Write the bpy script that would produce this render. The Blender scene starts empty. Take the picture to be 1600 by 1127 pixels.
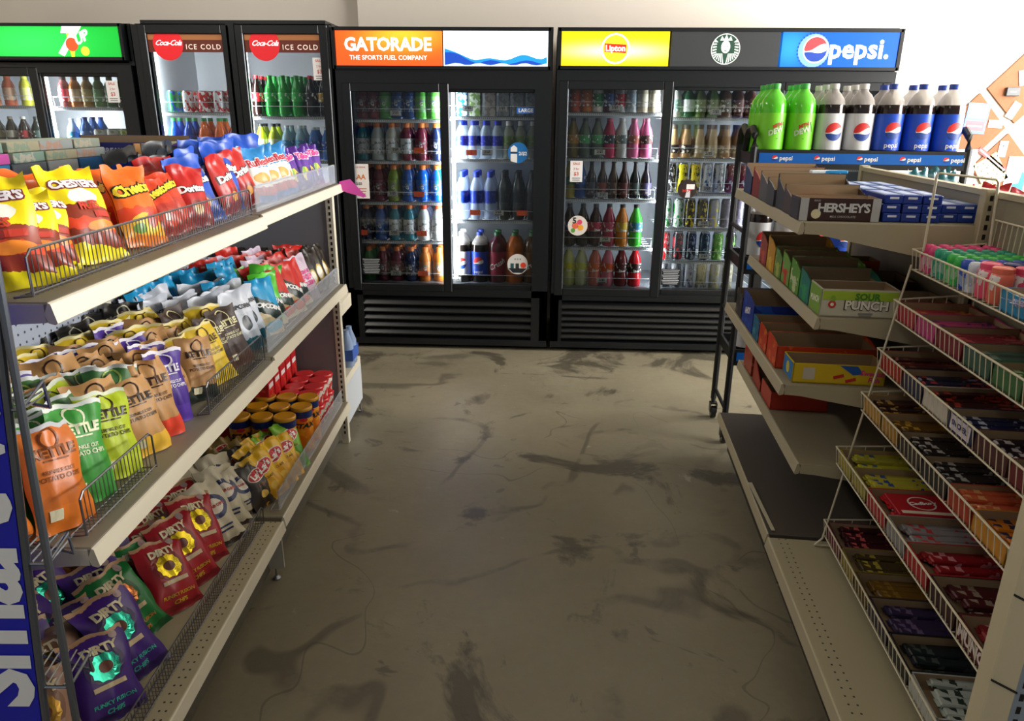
import bpy, bmesh, math, random
from mathutils import Vector, Matrix
R = random.Random(7)
scn = bpy.context.scene
C = scn.collection
PI = math.pi
# ------------------------------------------------------------------ camera, world, light, exposure
cam_d = bpy.data.cameras.new('camera'); cam = bpy.data.objects.new('camera', cam_d); C.objects.link(cam)
_yaw, _pitch, _roll = -0.0451, 0.3239, 0.0086
_cy, _sy, _cp, _sp = math.cos(_yaw), math.sin(_yaw), math.cos(_pitch), math.sin(_pitch)
_fw = Vector((_sy*_cp, _cy*_cp, -_sp)); _r0 = Vector((_cy, -_sy, 0)); _u0 = _r0.cross(_fw)
_r = _r0*math.cos(_roll) + _u0*math.sin(_roll); _u = _u0*math.cos(_roll) - _r0*math.sin(_roll)
cam.matrix_world = Matrix(((_r.x, _u.x, -_fw.x, 0), (_r.y, _u.y, -_fw.y, 0), (_r.z, _u.z, -_fw.z, 1.4674), (0, 0, 0, 1)))
cam_d.sensor_fit = 'HORIZONTAL'; cam_d.sensor_width = 36; cam_d.lens = 36*1129.07/1600
cam_d.clip_start = 0.05; cam_d.clip_end = 60
scn.camera = cam
world = bpy.data.worlds.new('world'); scn.world = world; world.use_nodes = True
world.node_tree.nodes['Background'].inputs[0].default_value = (0.80, 0.88, 1.0, 1)
world.node_tree.nodes['Background'].inputs[1].default_value = 0.27
def area(name, loc, rot, sx, sy, power, col=(1, 1, 1)):
    l = bpy.data.lights.new(name, 'AREA'); l.shape = 'RECTANGLE'; l.size = sx; l.size_y = sy
    l.energy = power; l.color = col
    o = bpy.data.objects.new(name, l); o.location = loc; o.rotation_euler = rot; C.objects.link(o); return o
# daylight entering through the long window of the right wall
area('window_daylight', (4.52, 3.1, 2.0), (0, math.radians(90), 0), 1.6, 4.4, 560, (1.0, 0.98, 0.94))
# two added fill lights under the ceiling, out of view, brightening the room
area('added_fill_light', (-2.4, 3.3, 2.93), (0, 0, 0), 0.25, 1.2, 34, (1, 0.96, 0.88))
area('added_fill_light', (-0.9, -0.6, 2.93), (0, 0, 0), 0.25, 1.2, 9, (1, 0.96, 0.88))
scn.view_settings.view_transform = 'Standard'; scn.view_settings.look = 'None'
scn.view_settings.gamma = 1; scn.view_settings.use_curve_mapping = False
scn.view_settings.exposure = 0.0
scn.cycles.max_bounces = 6; scn.cycles.transparent_max_bounces = 8; scn.cycles.diffuse_bounces = 3
scn.cycles.glossy_bounces = 2; scn.cycles.transmission_bounces = 3
scn.cycles.caustics_reflective = False; scn.cycles.caustics_refractive = False
scn.cycles.sample_clamp_indirect = 4

# ------------------------------------------------------------------ colours and materials
def lin(h):
    if not isinstance(h, str): return tuple(h) + ((1,) if len(h) == 3 else ())
    h = h.lstrip('#'); v = [int(h[i:i+2], 16)/255 for i in (0, 2, 4)]
    return tuple(((c+0.055)/1.055)**2.4 if c > 0.04045 else c/12.92 for c in v) + (1,)
MC = {}
def mat(col, rough=0.5, metal=0, emit=0, alpha=1, spec=0.5, coat=0):
    k = (col, rough, metal, emit, alpha, spec, coat)
    if k in MC: return MC[k]
    m = bpy.data.materials.new('paint'); m.use_nodes = True; b = m.node_tree.nodes['Principled BSDF']; c = lin(col)
    b.inputs['Base Color'].default_value = c; b.inputs['Roughness'].default_value = rough
    b.inputs['Metallic'].default_value = metal; b.inputs['Alpha'].default_value = alpha
    b.inputs['Specular IOR Level'].default_value = spec
    if coat: b.inputs['Coat Weight'].default_value = coat; b.inputs['Coat Roughness'].default_value = 0.08
    if emit: b.inputs['Emission Color'].default_value = c; b.inputs['Emission Strength'].default_value = emit
    m.diffuse_color = c; MC[k] = m; return m
def nodes(m): return m.node_tree.nodes, m.node_tree.links
def nd(N, t, **kw):
    n = N.new(t)
    for k, v in kw.items(): setattr(n, k, v)
    return n
def mth(N, L, op, a, b=None):
    n = N.new('ShaderNodeMath'); n.operation = op
    for i, x in enumerate((a, b)):
        if x is None: continue
        if hasattr(x, 'links') or hasattr(x, 'is_linked'): L.new(x, n.inputs[i])
        else: n.inputs[i].default_value = x
    return n.outputs[0]
def mix(N, L, f, a, b):
    n = N.new('ShaderNodeMix'); n.data_type = 'RGBA'
    for i, x in ((0, f), (6, a), (7, b)):
        if hasattr(x, 'is_linked'): L.new(x, n.inputs[i])
        else: n.inputs[i].default_value = x if i == 0 else lin(x)
    return n.outputs[2]
PC = {}
def printed(base, ink, amt=0.55, scale=(60, 60, 60), rough=0.35, ink2=None):
    """packaging print: blocks of ink of a second colour on the base colour"""
    k = (base, ink, amt, scale, rough, ink2)
    if k in PC: return PC[k]
    m = bpy.data.materials.new('printed_pack'); m.use_nodes = True; N, L = nodes(m); b = N['Principled BSDF']
    tc = nd(N, 'ShaderNodeTexCoord'); mp = nd(N, 'ShaderNodeMapping'); mp.inputs['Scale'].default_value = scale
    L.new(tc.outputs['Object'], mp.inputs[0])
    nz = nd(N, 'ShaderNodeTexNoise'); nz.inputs['Scale'].default_value = 1; nz.inputs['Detail'].default_value = 2; L.new(mp.outputs[0], nz.inputs['Vector'])
    c = mix(N, L, mth(N, L, 'GREATER_THAN', nz.outputs[0], amt), base, ink)
    if ink2: c = mix(N, L, mth(N, L, 'LESS_THAN', nz.outputs[0], 1-amt), c, ink2)
    L.new(c, b.inputs['Base Color']); b.inputs['Roughness'].default_value = rough; PC[k] = m; return m
def bagmat(name, bands, ell=(), rough=0.33, wob=0.05, stripes=None, metal=0.0, tilt=0.0):
    m = bpy.data.materials.new(name); m.use_nodes = True; N, L = nodes(m); b = N['Principled BSDF']
    uv = nd(N, 'ShaderNodeUVMap'); sp = nd(N, 'ShaderNodeSeparateXYZ'); L.new(uv.outputs[0], sp.inputs[0])
    nz = nd(N, 'ShaderNodeTexNoise'); nz.inputs['Scale'].default_value = 7; L.new(uv.outputs[0], nz.inputs['Vector'])
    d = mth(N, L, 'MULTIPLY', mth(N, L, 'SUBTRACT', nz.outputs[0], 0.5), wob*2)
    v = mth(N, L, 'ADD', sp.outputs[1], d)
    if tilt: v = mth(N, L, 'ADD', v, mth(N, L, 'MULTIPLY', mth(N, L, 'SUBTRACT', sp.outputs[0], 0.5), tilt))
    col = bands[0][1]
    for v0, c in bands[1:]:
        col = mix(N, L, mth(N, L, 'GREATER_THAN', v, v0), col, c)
    for (cx, cy, rx, ry, c) in ell:
        a = mth(N, L, 'POWER', mth(N, L, 'ABSOLUTE', mth(N, L, 'DIVIDE', mth(N, L, 'SUBTRACT', sp.outputs[0], cx), rx)), 2.0)
        e = mth(N, L, 'POWER', mth(N, L, 'ABSOLUTE', mth(N, L, 'DIVIDE', mth(N, L, 'SUBTRACT', sp.outputs[1], cy), ry)), 2.0)
        col = mix(N, L, mth(N, L, 'LESS_THAN', mth(N, L, 'ADD', a, e), mth(N, L, 'ADD', 1.0, mth(N, L, 'MULTIPLY', d, 6.0))), col, c)
    if isinstance(col, str): b.inputs['Base Color'].default_value = lin(col)
    else: L.new(col, b.inputs['Base Color'])
    b.inputs['Roughness'].default_value = rough; b.inputs['Metallic'].default_value = metal
    return m
BLACK = mat('#0e1114', 0.35); BLACK2 = mat('#0c0e10', 0.5); WHITE = mat('#f2f2f0', 0.5); CREAM = mat('#ddd6c2', 0.45)
STEEL = mat('#8d8f94', 0.3, 0.9); BEIGE = mat('#b9ae90', 0.5); DKSHELF = mat('#575049', 0.5)
FOIL = mat('#b9bcc2', 0.28, 0.7)
CARD = mat('#9c8464', 0.8); CARDIN = mat('#9f8666', 0.85)

# ------------------------------------------------------------------ mesh builder
class MB:
    def __init__(s): s.v = []; s.f = []; s.m = []; s.uv = None
    def add(s, vs, fs, mi=0):
        o = len(s.v); s.v += [tuple(v) for v in vs]
        for f in fs: s.f.append(tuple(i+o for i in f)); s.m.append(mi)
    def box(s, x0, x1, y0, y1, z0, z1, mi=0, M=None):
        vs = [Vector(p) for p in ((x0,y0,z0),(x1,y0,z0),(x1,y1,z0),(x0,y1,z0),(x0,y0,z1),(x1,y0,z1),(x1,y1,z1),(x0,y1,z1))]
        if M: vs = [M @ v for v in vs]
        s.add(vs, [(0,3,2,1),(4,5,6,7),(0,1,5,4),(1,2,6,5),(2,3,7,6),(3,0,4,7)], mi)
    def bev(s, x0, x1, y0, y1, z0, z1, b, mi=0, M=None):
        """box with every edge chamfered by b"""
        vs = []; idx = {}
        X = (x0, x1); Y = (y0, y1); Z = (z0, z1)
        for i in (0, 1):
            for j in (0, 1):
                for k in (0, 1):
                    sx, sy, sz = (1-2*i), (1-2*j), (1-2*k)
                    for a in range(3):
                        p = [X[i]+sx*b, Y[j]+sy*b, Z[k]+sz*b]; p[a] = (X[i], Y[j], Z[k])[a]
                        idx[(i, j, k, a)] = len(vs); vs.append(Vector(p))
        if M: vs = [M @ v for v in vs]
        F = []
        for a in range(3):
            o = [q for q in range(3) if q != a]
            for e in (0, 1):
                q = []
                for (m_, n_) in ((0,0),(1,0),(1,1),(0,1)):
                    t = [0,0,0]; t[a] = e; t[o[0]] = m_; t[o[1]] = n_; q.append(idx[(t[0],t[1],t[2],a)])
                F.append(tuple(q))
            for m_ in (0, 1):
                for n_ in (0, 1):
                    q = []
                    for e, w in ((0, o[0]), (0, o[1]), (1, o[1]), (1, o[0])):
                        t = [0,0,0]; t[a] = e; t[o[0]] = m_; t[o[1]] = n_; q.append(idx[(t[0],t[1],t[2],w)])
                    F.append(tuple(q))
        for i in (0,1):
            for j in (0,1):
                for k in (0,1): F.append(tuple(idx[(i,j,k,a)] for a in range(3)))
        s.add(vs, F, mi)
    def tube(s, pts, r, n=6, mi=0):
        pts = [Vector(p) for p in pts]; rings = []
        for i, p in enumerate(pts):
            d = (pts[min(i+1, len(pts)-1)] - pts[max(i-1, 0)]).normalized()
            a = d.cross(Vector((0, 0, 1)))
            if a.length < 0.05: a = d.cross(Vector((0, 1, 0)))
            a.normalize(); b = d.cross(a)
            rings.append([p + a*r*math.cos(2*PI*k/n) + b*r*math.sin(2*PI*k/n) for k in range(n)])
        vs = [v for rg in rings for v in rg]; F = []
        for i in range(len(pts)-1):
            for k in range(n): F.append((i*n+k, i*n+(k+1) % n, (i+1)*n+(k+1) % n, (i+1)*n+k))
        F.append(tuple(range(n))[::-1]); F.append(tuple((len(pts)-1)*n+k for k in range(n)))
        s.add(vs, F, mi)
    def lathe(s, prof, n=14, mi=0, c=(0, 0, 0), caps=True):
        vs = []; F = []
        for (r, z) in prof:
            for k in range(n): vs.append((c[0]+r*math.cos(2*PI*k/n), c[1]+r*math.sin(2*PI*k/n), c[2]+z))
        for i in range(len(prof)-1):
            for k in range(n): F.append((i*n+k, i*n+(k+1) % n, (i+1)*n+(k+1) % n, (i+1)*n+k))
        if caps: F.append(tuple(range(n))[::-1]); F.append(tuple((len(prof)-1)*n+k for k in range(n)))
        s.add(vs, F, mi)
    def prism(s, poly, z0, z1, fn, mi=0):
        """extrude 2D poly between w=z0 and w=z1 through fn(a,b,w)"""
        n = len(poly); vs = [fn(a, b, z0) for a, b in poly] + [fn(a, b, z1) for a, b in poly]
        F = [tuple(range(n))[::-1], tuple(range(n, 2*n))] + [(i, (i+1) % n, n+(i+1) % n, n+i) for i in range(n)]
        s.add(vs, F, mi)
    def mesh(s, name, mats, smooth=False):
        me = bpy.data.meshes.new(name); me.from_pydata(s.v, [], s.f)
        if not isinstance(mats, (list, tuple)): mats = [mats]
        for m in mats: me.materials.append(m)
        me.polygons.foreach_set('material_index', s.m)
        if smooth: me.polygons.foreach_set('use_smooth', [True]*len(s.f))
        bm = bmesh.new(); bm.from_mesh(me); bmesh.ops.recalc_face_normals(bm, faces=bm.faces); bm.to_mesh(me); bm.free()
        if smooth:
            try: me.set_sharp_from_angle(angle=math.radians(50))
            except Exception: pass
        me.update(); return me
KIDS = {}
def put(name, me, parent=None, loc=(0, 0, 0), rz=0, rx=0, ry=0):
    o = bpy.data.objects.new(name, me); C.objects.link(o); o.location = loc; o.rotation_euler = (rx, ry, rz)
    if parent: o.parent = parent; KIDS.setdefault(parent, []).append(o)
    return o
def build(name, mb, mats, parent=None, loc=(0, 0, 0), rz=0, smooth=False): return put(name, mb.mesh(name, mats, smooth), parent, loc, rz)
LABELS = {}
def tag(o, label, cat, group=None, kind=None):
    if label is not None: o['label'] = label; LABELS[label] = LABELS.get(label, 0)+1
    if cat: o['category'] = cat
    if group: o['group'] = group
    if kind: o['kind'] = kind
    return o
def struct(name, mb, m, label=None):
    o = build(name, mb, m); o['kind'] = 'structure'
    if label: o['label'] = label
    return o
def empty(name, loc, rz=0):
    o = bpy.data.objects.new(name, None); o.empty_display_size = 0.05; C.objects.link(o); o.location = loc; o.rotation_euler = (0, 0, rz); return o
def dup(root, loc, rz=0, label=None, group=None, rx=0, ry=0, sc=None):
    r = root.copy(); C.objects.link(r); r.location = loc; r.rotation_euler = (rx, ry, rz)
    if sc: r.scale = (sc, sc, sc) if not isinstance(sc, tuple) else sc
    if label: r['label'] = label; LABELS[label] = LABELS.get(label, 0)+1
    if group: r['group'] = group
    for ch in KIDS.get(root, []):
        c = ch.copy(); C.objects.link(c); c.parent = r; KIDS.setdefault(r, []).append(c)
        for g in KIDS.get(ch, []):
            d = g.copy(); C.objects.link(d); d.parent = c; KIDS.setdefault(c, []).append(d)
    return r
class Proto:
    """first placing moves the built thing itself, later ones copy it"""
    def __init__(s, root): s.root = root; s.used = False
    def at(s, loc, rz, label, group, rx=0, ry=0, sc=None):
        if s.used: return dup(s.root, loc, rz, label, group, rx, ry, sc)
        s.used = True; o = s.root; o.location = loc; o.rotation_euler = (rx, ry, rz)
        if sc: o.scale = (sc, sc, sc) if not isinstance(sc, tuple) else sc
        o['label'] = label; LABELS[label] = LABELS.get(label, 0)+1
        if group: o['group'] = group
        return o
NUM = ['', 'first', 'second', 'third', 'fourth', 'fifth', 'sixth', 'seventh', 'eighth', 'ninth', 'tenth', 'eleventh', 'twelfth', 'thirteenth', 'fourteenth', 'fifteenth']

# ------------------------------------------------------------------ lettering and emblems (2D shapes mapped on surfaces)
TC = {}
def text2d(s, size=1.0, bold=0.0, shear=0.0, space=1.0, grid=0.0):
    k = (s, bold, shear, space, round(grid/size, 4) if grid else 0)
    if k not in TC:
        cu = bpy.data.curves.new('t', 'FONT'); cu.body = s; cu.size = 1; cu.align_x = 'CENTER'; cu.align_y = 'CENTER'
        cu.offset = bold; cu.shear = shear; cu.space_character = space; cu.resolution_u = 2; cu.fill_mode = 'FRONT'
        ob = bpy.data.objects.new('t', cu); me = bpy.data.meshes.new_from_object(ob)
        bm = bmesh.new(); bm.from_mesh(me)
        if grid:
            g = grid/size
            for ax in (0, 1):
                cs = [v.co[ax] for v in bm.verts]
                if not cs: continue
                x = math.floor(min(cs)/g)*g
                while x < max(cs):
                    no = [0, 0, 0]; no[ax] = 1; co = [0, 0, 0]; co[ax] = x
                    bmesh.ops.bisect_plane(bm, geom=bm.verts[:]+bm.edges[:]+bm.faces[:], plane_co=co, plane_no=no); x += g
        TC[k] = ([(v.co.x, v.co.y) for v in bm.verts], [tuple(v.index for v in f.verts) for f in bm.faces])
        bm.free(); bpy.data.objects.remove(ob); bpy.data.meshes.remove(me); bpy.data.curves.remove(cu)
    vs, fs = TC[k]
    return [(x*size, y*size) for x, y in vs], fs
def disc2d(rx, ry=None, n=24, a0=0, rings=1):
    ry = ry or rx; vs = [(0, 0)]; fs = []
    for q in range(1, rings+1):
        for k in range(n): vs.append((rx*q/rings*math.cos(a0+2*PI*k/n), ry*q/rings*math.sin(a0+2*PI*k/n)))
    for k in range(n): fs.append((0, 1+k, 1+(k+1) % n))
    for q in range(1, rings):
        for k in range(n):
            a = 1+(q-1)*n; b = 1+q*n; fs.append((a+k, b+k, b+(k+1) % n, a+(k+1) % n))
    return vs, fs
def ring2d(r0, r1, n=28):
    vs = []; fs = []
    for k in range(n): c, s_ = math.cos(2*PI*k/n), math.sin(2*PI*k/n); vs += [(r0*c, r0*s_), (r1*c, r1*s_)]
    for k in range(n): a = 2*k; b = 2*((k+1) % n); fs.append((a, a+1, b+1, b))
    return vs, fs
def rect2d(w, h, nx=1, ny=1):
    vs = [(-w/2+w*i/nx, -h/2+h*j/ny) for j in range(ny+1) for i in range(nx+1)]
    fs = [(j*(nx+1)+i, j*(nx+1)+i+1, (j+1)*(nx+1)+i+1, (j+1)*(nx+1)+i) for j in range(ny) for i in range(nx)]
    return vs, fs
def poly2d(p): return list(p), [tuple(range(len(p)))]
def globe(r):
    """round emblem: red above, white wave, blue below -> three shapes"""
    n = 20; xs = [-r+2*r*i/n for i in range(n+1)]; out = []
    hi = lambda x: 0.28*x + 0.16*r + 0.12*r*math.sin(3*x/r)
    lo = lambda x: 0.22*x - 0.20*r - 0.16*r*math.sin(2.4*x/r+0.4)
    for k in range(3):
        vs = []
        for x in xs:
            c = math.sqrt(max(0, r*r-x*x)); h = max(-c, min(c, hi(x))); l = max(-c, min(h, lo(x)))
            a, b = ((h, c), (l, h), (-c, l))[k]; vs += [(x, a), (x, b)]
        out.append((vs, [(2*i, 2*i+2, 2*i+3, 2*i+1) for i in range(n)]))
    return out
class Art:
    """collects 2D shapes of several colours, lifted layer by layer from the surface fn(x,y,lift)"""
    def __init__(s, fn, lift=0.0012): s.fn = fn; s.mb = MB(); s.mats = []; s.lift = lift; s.step = lift*0.5
    def add(s, shape, m, dx=0, dy=0, rot=0, up=0):
        if m not in s.mats: s.mats.append(m)
        c, sn = math.cos(rot), math.sin(rot)
        s.mb.add([s.fn(dx+x*c-y*sn, dy+x*sn+y*c, s.lift+s.step*up) for x, y in shape[0]], shape[1], s.mats.index(m)); return s
    def build(s, name, parent): return put(name, s.flat(name), parent)
    def flat(s, name):
        me = bpy.data.meshes.new(name); me.from_pydata(s.mb.v, [], s.mb.f)
        for m in s.mats: me.materials.append(m)
        me.polygons.foreach_set('material_index', s.mb.m); me.update(); return me
def front(x0, y, z0): return lambda a, b, l: (x0+a, y-l, z0+b)           # a wall seen from -Y
def topf(x0, y0, z): return lambda a, b, l: (x0+a, y0+b, z+l)            # a top face
def cyl(r, z0, a0=-PI/2): return lambda a, b, l: ((r+l)*math.cos(a0+a/r), (r+l)*math.sin(a0+a/r), z0+b)
def leftf(x, y0, z0): return lambda a, b, l: (x-l, y0-a, z0+b)           # face seen from -X

# ------------------------------------------------------------------ room shell
def noise_mat(name, c1, c2, scale, rough=0.7):
    m = bpy.data.materials.new(name); m.use_nodes = True; N, L = nodes(m); b = N['Principled BSDF']
    tc = nd(N, 'ShaderNodeTexCoord'); nz = nd(N, 'ShaderNodeTexNoise'); nz.inputs['Scale'].default_value = scale; nz.inputs['Detail'].default_value = 5
    L.new(tc.outputs['Object'], nz.inputs['Vector']); L.new(mix(N, L, nz.outputs[0], c1, c2), b.inputs['Base Color']); b.inputs['Roughness'].default_value = rough; return m
def floor_mat():
    m = bpy.data.materials.new('worn_concrete'); m.use_nodes = True; N, L = nodes(m); b = N['Principled BSDF']
    tc = nd(N, 'ShaderNodeTexCoord'); O = tc.outputs['Object']
    def noise(sc, det=6, dist=0.0, ro=0.6, off=0):
        mp = nd(N, 'ShaderNodeMapping'); mp.inputs['Location'].default_value = (off, off*0.7, 0); L.new(O, mp.inputs[0])
        n = nd(N, 'ShaderNodeTexNoise'); n.inputs['Scale'].default_value = sc; n.inputs['Detail'].default_value = det
        n.inputs['Roughness'].default_value = ro; n.inputs['Distortion'].default_value = dist; L.new(mp.outputs[0], n.inputs['Vector']); return n.outputs[0]
    def ramp(x, a, c):
        r = nd(N, 'ShaderNodeMapRange'); r.inputs[1].default_value = a; r.inputs[2].default_value = c; L.new(x, r.inputs[0]); return r.outputs[0]
    big = noise(1.1, 4, 0.3); c = mix(N, L, ramp(big, 0.3, 0.7), '#7c745f', '#948b74')
    c = mix(N, L, mth(N, L, 'MULTIPLY', noise(26, 8, 0, 0.7), 0.45), c, '#5d584b')
    st = ramp(noise(1.9, 6, 0.9, 0.62, 3.1), 0.56, 0.62)                         # damp-looking stains
    c = mix(N, L, mth(N, L, 'MULTIPLY', st, 0.75), c, '#3b362d')
    st2 = ramp(noise(3.4, 5, 1.4, 0.6, 8.4), 0.66, 0.70)
    c = mix(N, L, mth(N, L, 'MULTIPLY', st2, 0.6), c, '#46413a')
    lt = ramp(noise(5.5, 5, 0.6, 0.6, 15.0), 0.68, 0.72); c = mix(N, L, mth(N, L, 'MULTIPLY', lt, 0.45), c, '#b7b3a6')
    def vein(sc, w, off):                                                      # vein = thin line where noise crosses its mean
        n = noise(sc, 3, 0.4, 0.5, off); return mth(N, L, 'LESS_THAN', mth(N, L, 'ABSOLUTE', mth(N, L, 'SUBTRACT', n, 0.5)), w)
    cr = mth(N, L, 'MULTIPLY', vein(0.8, 0.0011, 21.0), mth(N, L, 'GREATER_THAN', noise(1.3, 2, 0, 0.5, 5.0), 0.47))
    c = mix(N, L, mth(N, L, 'MULTIPLY', cr, 0.4), c, '#38342c')
    # wide dark seams where old tile lines were
    sm = mth(N, L, 'MULTIPLY', ramp(mth(N, L, 'ABSOLUTE', mth(N, L, 'SUBTRACT', noise(0.85, 3, 0.8, 0.5, 33.3), 0.5)), 0.022, 0.008), ramp(noise(2.2, 5, 0, 0.6, 11.0), 0.47, 0.56))
    c = mix(N, L, mth(N, L, 'MULTIPLY', sm, 0.6), c, '#4a443b')
    L.new(c, b.inputs['Base Color'])
    rg = nd(N, 'ShaderNodeMapRange'); rg.inputs[3].default_value = 0.28; rg.inputs[4].default_value = 0.55; L.new(noise(4, 6), rg.inputs[0]); L.new(rg.outputs[0], b.inputs['Roughness'])
    bp = nd(N, 'ShaderNodeBump'); bp.inputs['Strength'].default_value = 0.12; bp.inputs['Distance'].default_value = 0.01; L.new(noise(30, 6), bp.inputs['Height']); L.new(bp.outputs[0], b.inputs['Normal'])
    return m
q = MB(); q.box(-5, 4.7, -3.2, 5.6, -0.1, 0); struct('floor', q, floor_mat(), 'grey-brown worn concrete floor with dark stains')
WALL = noise_mat('painted_wall', '#d8cec2', '#dfd6ca', 1.5); 
q = MB(); q.box(-1.33, 4.7, 5.43, 5.6, 0, 3.0); struct('wall_back', q, WALL)
q = MB(); q.box(-5, -1.33, 5.5, 5.6, 0, 3.0); struct('wall_back_recess', q, WALL)
q = MB(); q.box(-5.1, -5, -3.2, 5.6, 0, 3.0); struct('wall_left', q, WALL)
q = MB(); q.box(-5.1, 4.8, -3.2, 5.6, 3.0, 3.1); struct('ceiling', q, mat('#cfc9bf', 0.9))
q = MB(); q.box(4.7, 4.8, -3.2, 5.6, 0, 1.15); q.box(4.7, 4.8, -3.2, 5.6, 2.75, 3.0); q.box(4.7, 4.8, -3.2, 0.8, 1.15, 2.75); q.box(4.7, 4.8, 5.4, 5.6, 1.15, 2.75)
struct('wall_right', q, WALL)
q = MB()
for y in (0.8, 1.92, 3.05, 4.18, 5.34): q.box(4.66, 4.74, y, y+0.06, 1.15, 2.75)
q.box(4.66, 4.74, 0.8, 5.4, 1.15, 1.21); q.box(4.66, 4.74, 0.8, 5.4, 2.69, 2.75)
wf = struct('window_1', q, mat('#3b3c3e', 0.4, 0.5))
q = MB(); q.box(4.745, 4.75, 0.8, 5.4, 1.15, 2.75); build('pane', q, mat('#eef4ff', 0.5, emit=1.5), wf)
for (lx, ly) in ((-2.4, 3.3), (-0.9, -0.6)):  # unseen housings and glowing covers made up for the added fill lights
    q = MB(); q.box(lx-0.16, lx+0.16, ly-0.65, ly+0.65, 2.955, 3.0); o = build('added_fill_lamp', q, WHITE)
    o['kind'] = 'structure'
    q = MB(); q.box(lx-0.13, lx+0.13, ly-0.6, ly+0.6, 2.95, 2.956); build('fill_diffuser', q, mat('#fff6e4', 0.5, emit=1.6), o)

# ------------------------------------------------------------------ drinks
PROF = {
 'sport': ([(.90,0),(1,.03),(1,.10),(.93,.13),(1,.16),(1,.60),(.93,.68),(.74,.78),(.50,.845),(.48,.87)], (.50,.865,.985), (.18,.58)),
 'soda':  ([(.80,0),(.98,.05),(1,.24),(.92,.32),(.96,.38),(1,.56),(.84,.70),(.52,.82),(.38,.90),(.36,.93)], (.40,.92,1.0), (.36,.58)),
 'big':   ([(.86,0),(1,.03),(1,.66),(.97,.73),(.86,.80),(.62,.865),(.38,.905),(.33,.94)], (.36,.935,1.0), (.17,.63)),
 'water': ([(.85,0),(1,.03),(.95,.12),(1,.18),(1,.62),(.85,.72),(.55,.82),(.42,.87)], (.45,.865,.985), (.34,.60)),
 'can':   ([(.80,0),(.98,.05),(1,.08),(1,.88),(.86,.965)], None, (.08,.86)),
 'glass': ([(.88,0),(1,.03),(1,.48),(.86,.58),(.45,.74),(.36,.92)], (.42,.915,1.0), (.10,.42)),
 'milk':  ([(.85,0),(1,.03),(1,.40),(.92,.52),(.62,.72),(.52,.84)], (.60,.83,.96), (.14,.38)),
}
DK = {}
def drink(kind, r, h, body, label=None, cap='#e8e8e8', ink='#ffffff', name=None, art=None, lz=None, n=14, clear=0, fill=0):
    key = (kind, r, h, body, label, cap, ink, art, fill)
    if key in DK: return DK[key]
    prof, cp, lb = PROF[kind]; lb = lz or lb
    nm = name or ('drink_can' if kind == 'can' else 'drink_bottle')
    q = MB()
    if fill:
        def at_(zz):
            for (a0, z0), (a1, z1) in zip(prof, prof[1:]):
                if z0 <= zz <= z1: return a0+(a1-a0)*(zz-z0)/(z1-z0)
        q.lathe([(a*r, z*h) for a, z in prof if z < fill]+[(at_(fill)*r, fill*h)], n); q.lathe([(at_(fill)*r, fill*h)]+[(a*r, z*h) for a, z in prof if z > fill], n, 1)
    else: q.lathe([(a*r, z*h) for a, z in prof], n)
    bm = mat(body, 0.12, 0, 0, 0.55 if clear else 1, 0.6) if kind != 'can' else (printed(body, ink, 0.56, (45, 45, 30), 0.25) if ink else mat(body, 0.25, 0.4))
    o = build(nm, q, [bm, mat('#b9b2ae', .08, 0, 0, .6)] if fill else bm, smooth=True); o['category'] = 'can' if kind == 'can' else 'bottle'
    if kind == 'can':
        q = MB(); q.lathe([(.85*r, .962*h), (.87*r, .985*h), (.87*r, h), (.80*r, h), (.76*r, .985*h), (.12*r, .985*h)], n); build('lid', q, STEEL, o, smooth=True)
    else:
        q = MB(); a, z0, z1 = cp; q.lathe([(a*r, z0*h), (a*r, (z1-.01)*h), (a*r*.9, z1*h)], n); build('cap', q, mat(cap, 0.4), o, smooth=True)
        if label:
            q = MB(); q.lathe([(r*1.015, lb[0]*h), (r*1.02, (lb[0]+.01)*h), (r*1.02, (lb[1]-.01)*h), (r*1.015, lb[1]*h)], n, caps=False)
            build('label', q, printed(label, ink, 0.57, (55, 55, 40), 0.4) if ink else mat(label, 0.4), o, smooth=True)
    if art:
        A = Art(cyl(r*1.02, 0), 0.0010)
        if art == 'globe':
            g = globe(r*0.62); cy = h*.42
            for sh, m in zip(g, (mat('#e0322f'), WHITE, mat('#1b3f94'))): A.add(sh, m, 0.0, cy)
            A.add(text2d('pepsi', r*.52, 0.01, grid=0.012), WHITE, 0.0, h*.235)
        elif art == 'globe_diet':
            g = globe(r*0.66); cy = h*.40
            for sh, m in zip(g, (mat('#e0322f'), WHITE, mat('#1b3f94'))): A.add(sh, m, 0.0, cy)
        elif art == 'dew':
            A.add(poly2d([(-r*.7, h*.02), (r*.5, h*.12), (r*.7, 0), (0, -h*.1)]), mat('#0e5a2c'), 0.01, h*.40)
            A.add(text2d('MTN', r*.36, 0.04, .2, grid=0.012), mat('#c22b23'), .008, h*.475, 0.35, 1); A.add(text2d('DEW', r*.52, 0.04, .2, grid=0.012), mat('#d8e8c8'), .002, h*.40, 0.35, 1)
        elif art.startswith('@'): A.add(text2d(art[1:], r*.85, 0.02, .3, grid=0.012), WHITE, 0, h*.38, 0.5)
        elif art.startswith('!'): A.add(text2d(art[1:], r*1.0, 0.02, grid=0.012), WHITE, 0, h*.40, PI/2)
        else: A.add(text2d(art, r*.72, 0.02, grid=0.012), mat('#f4f4f4'), 0, h*(lb[0]+lb[1])/2)
        A.build('lettering', o)
    DK[key] = Proto(o); return DK[key]

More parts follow.
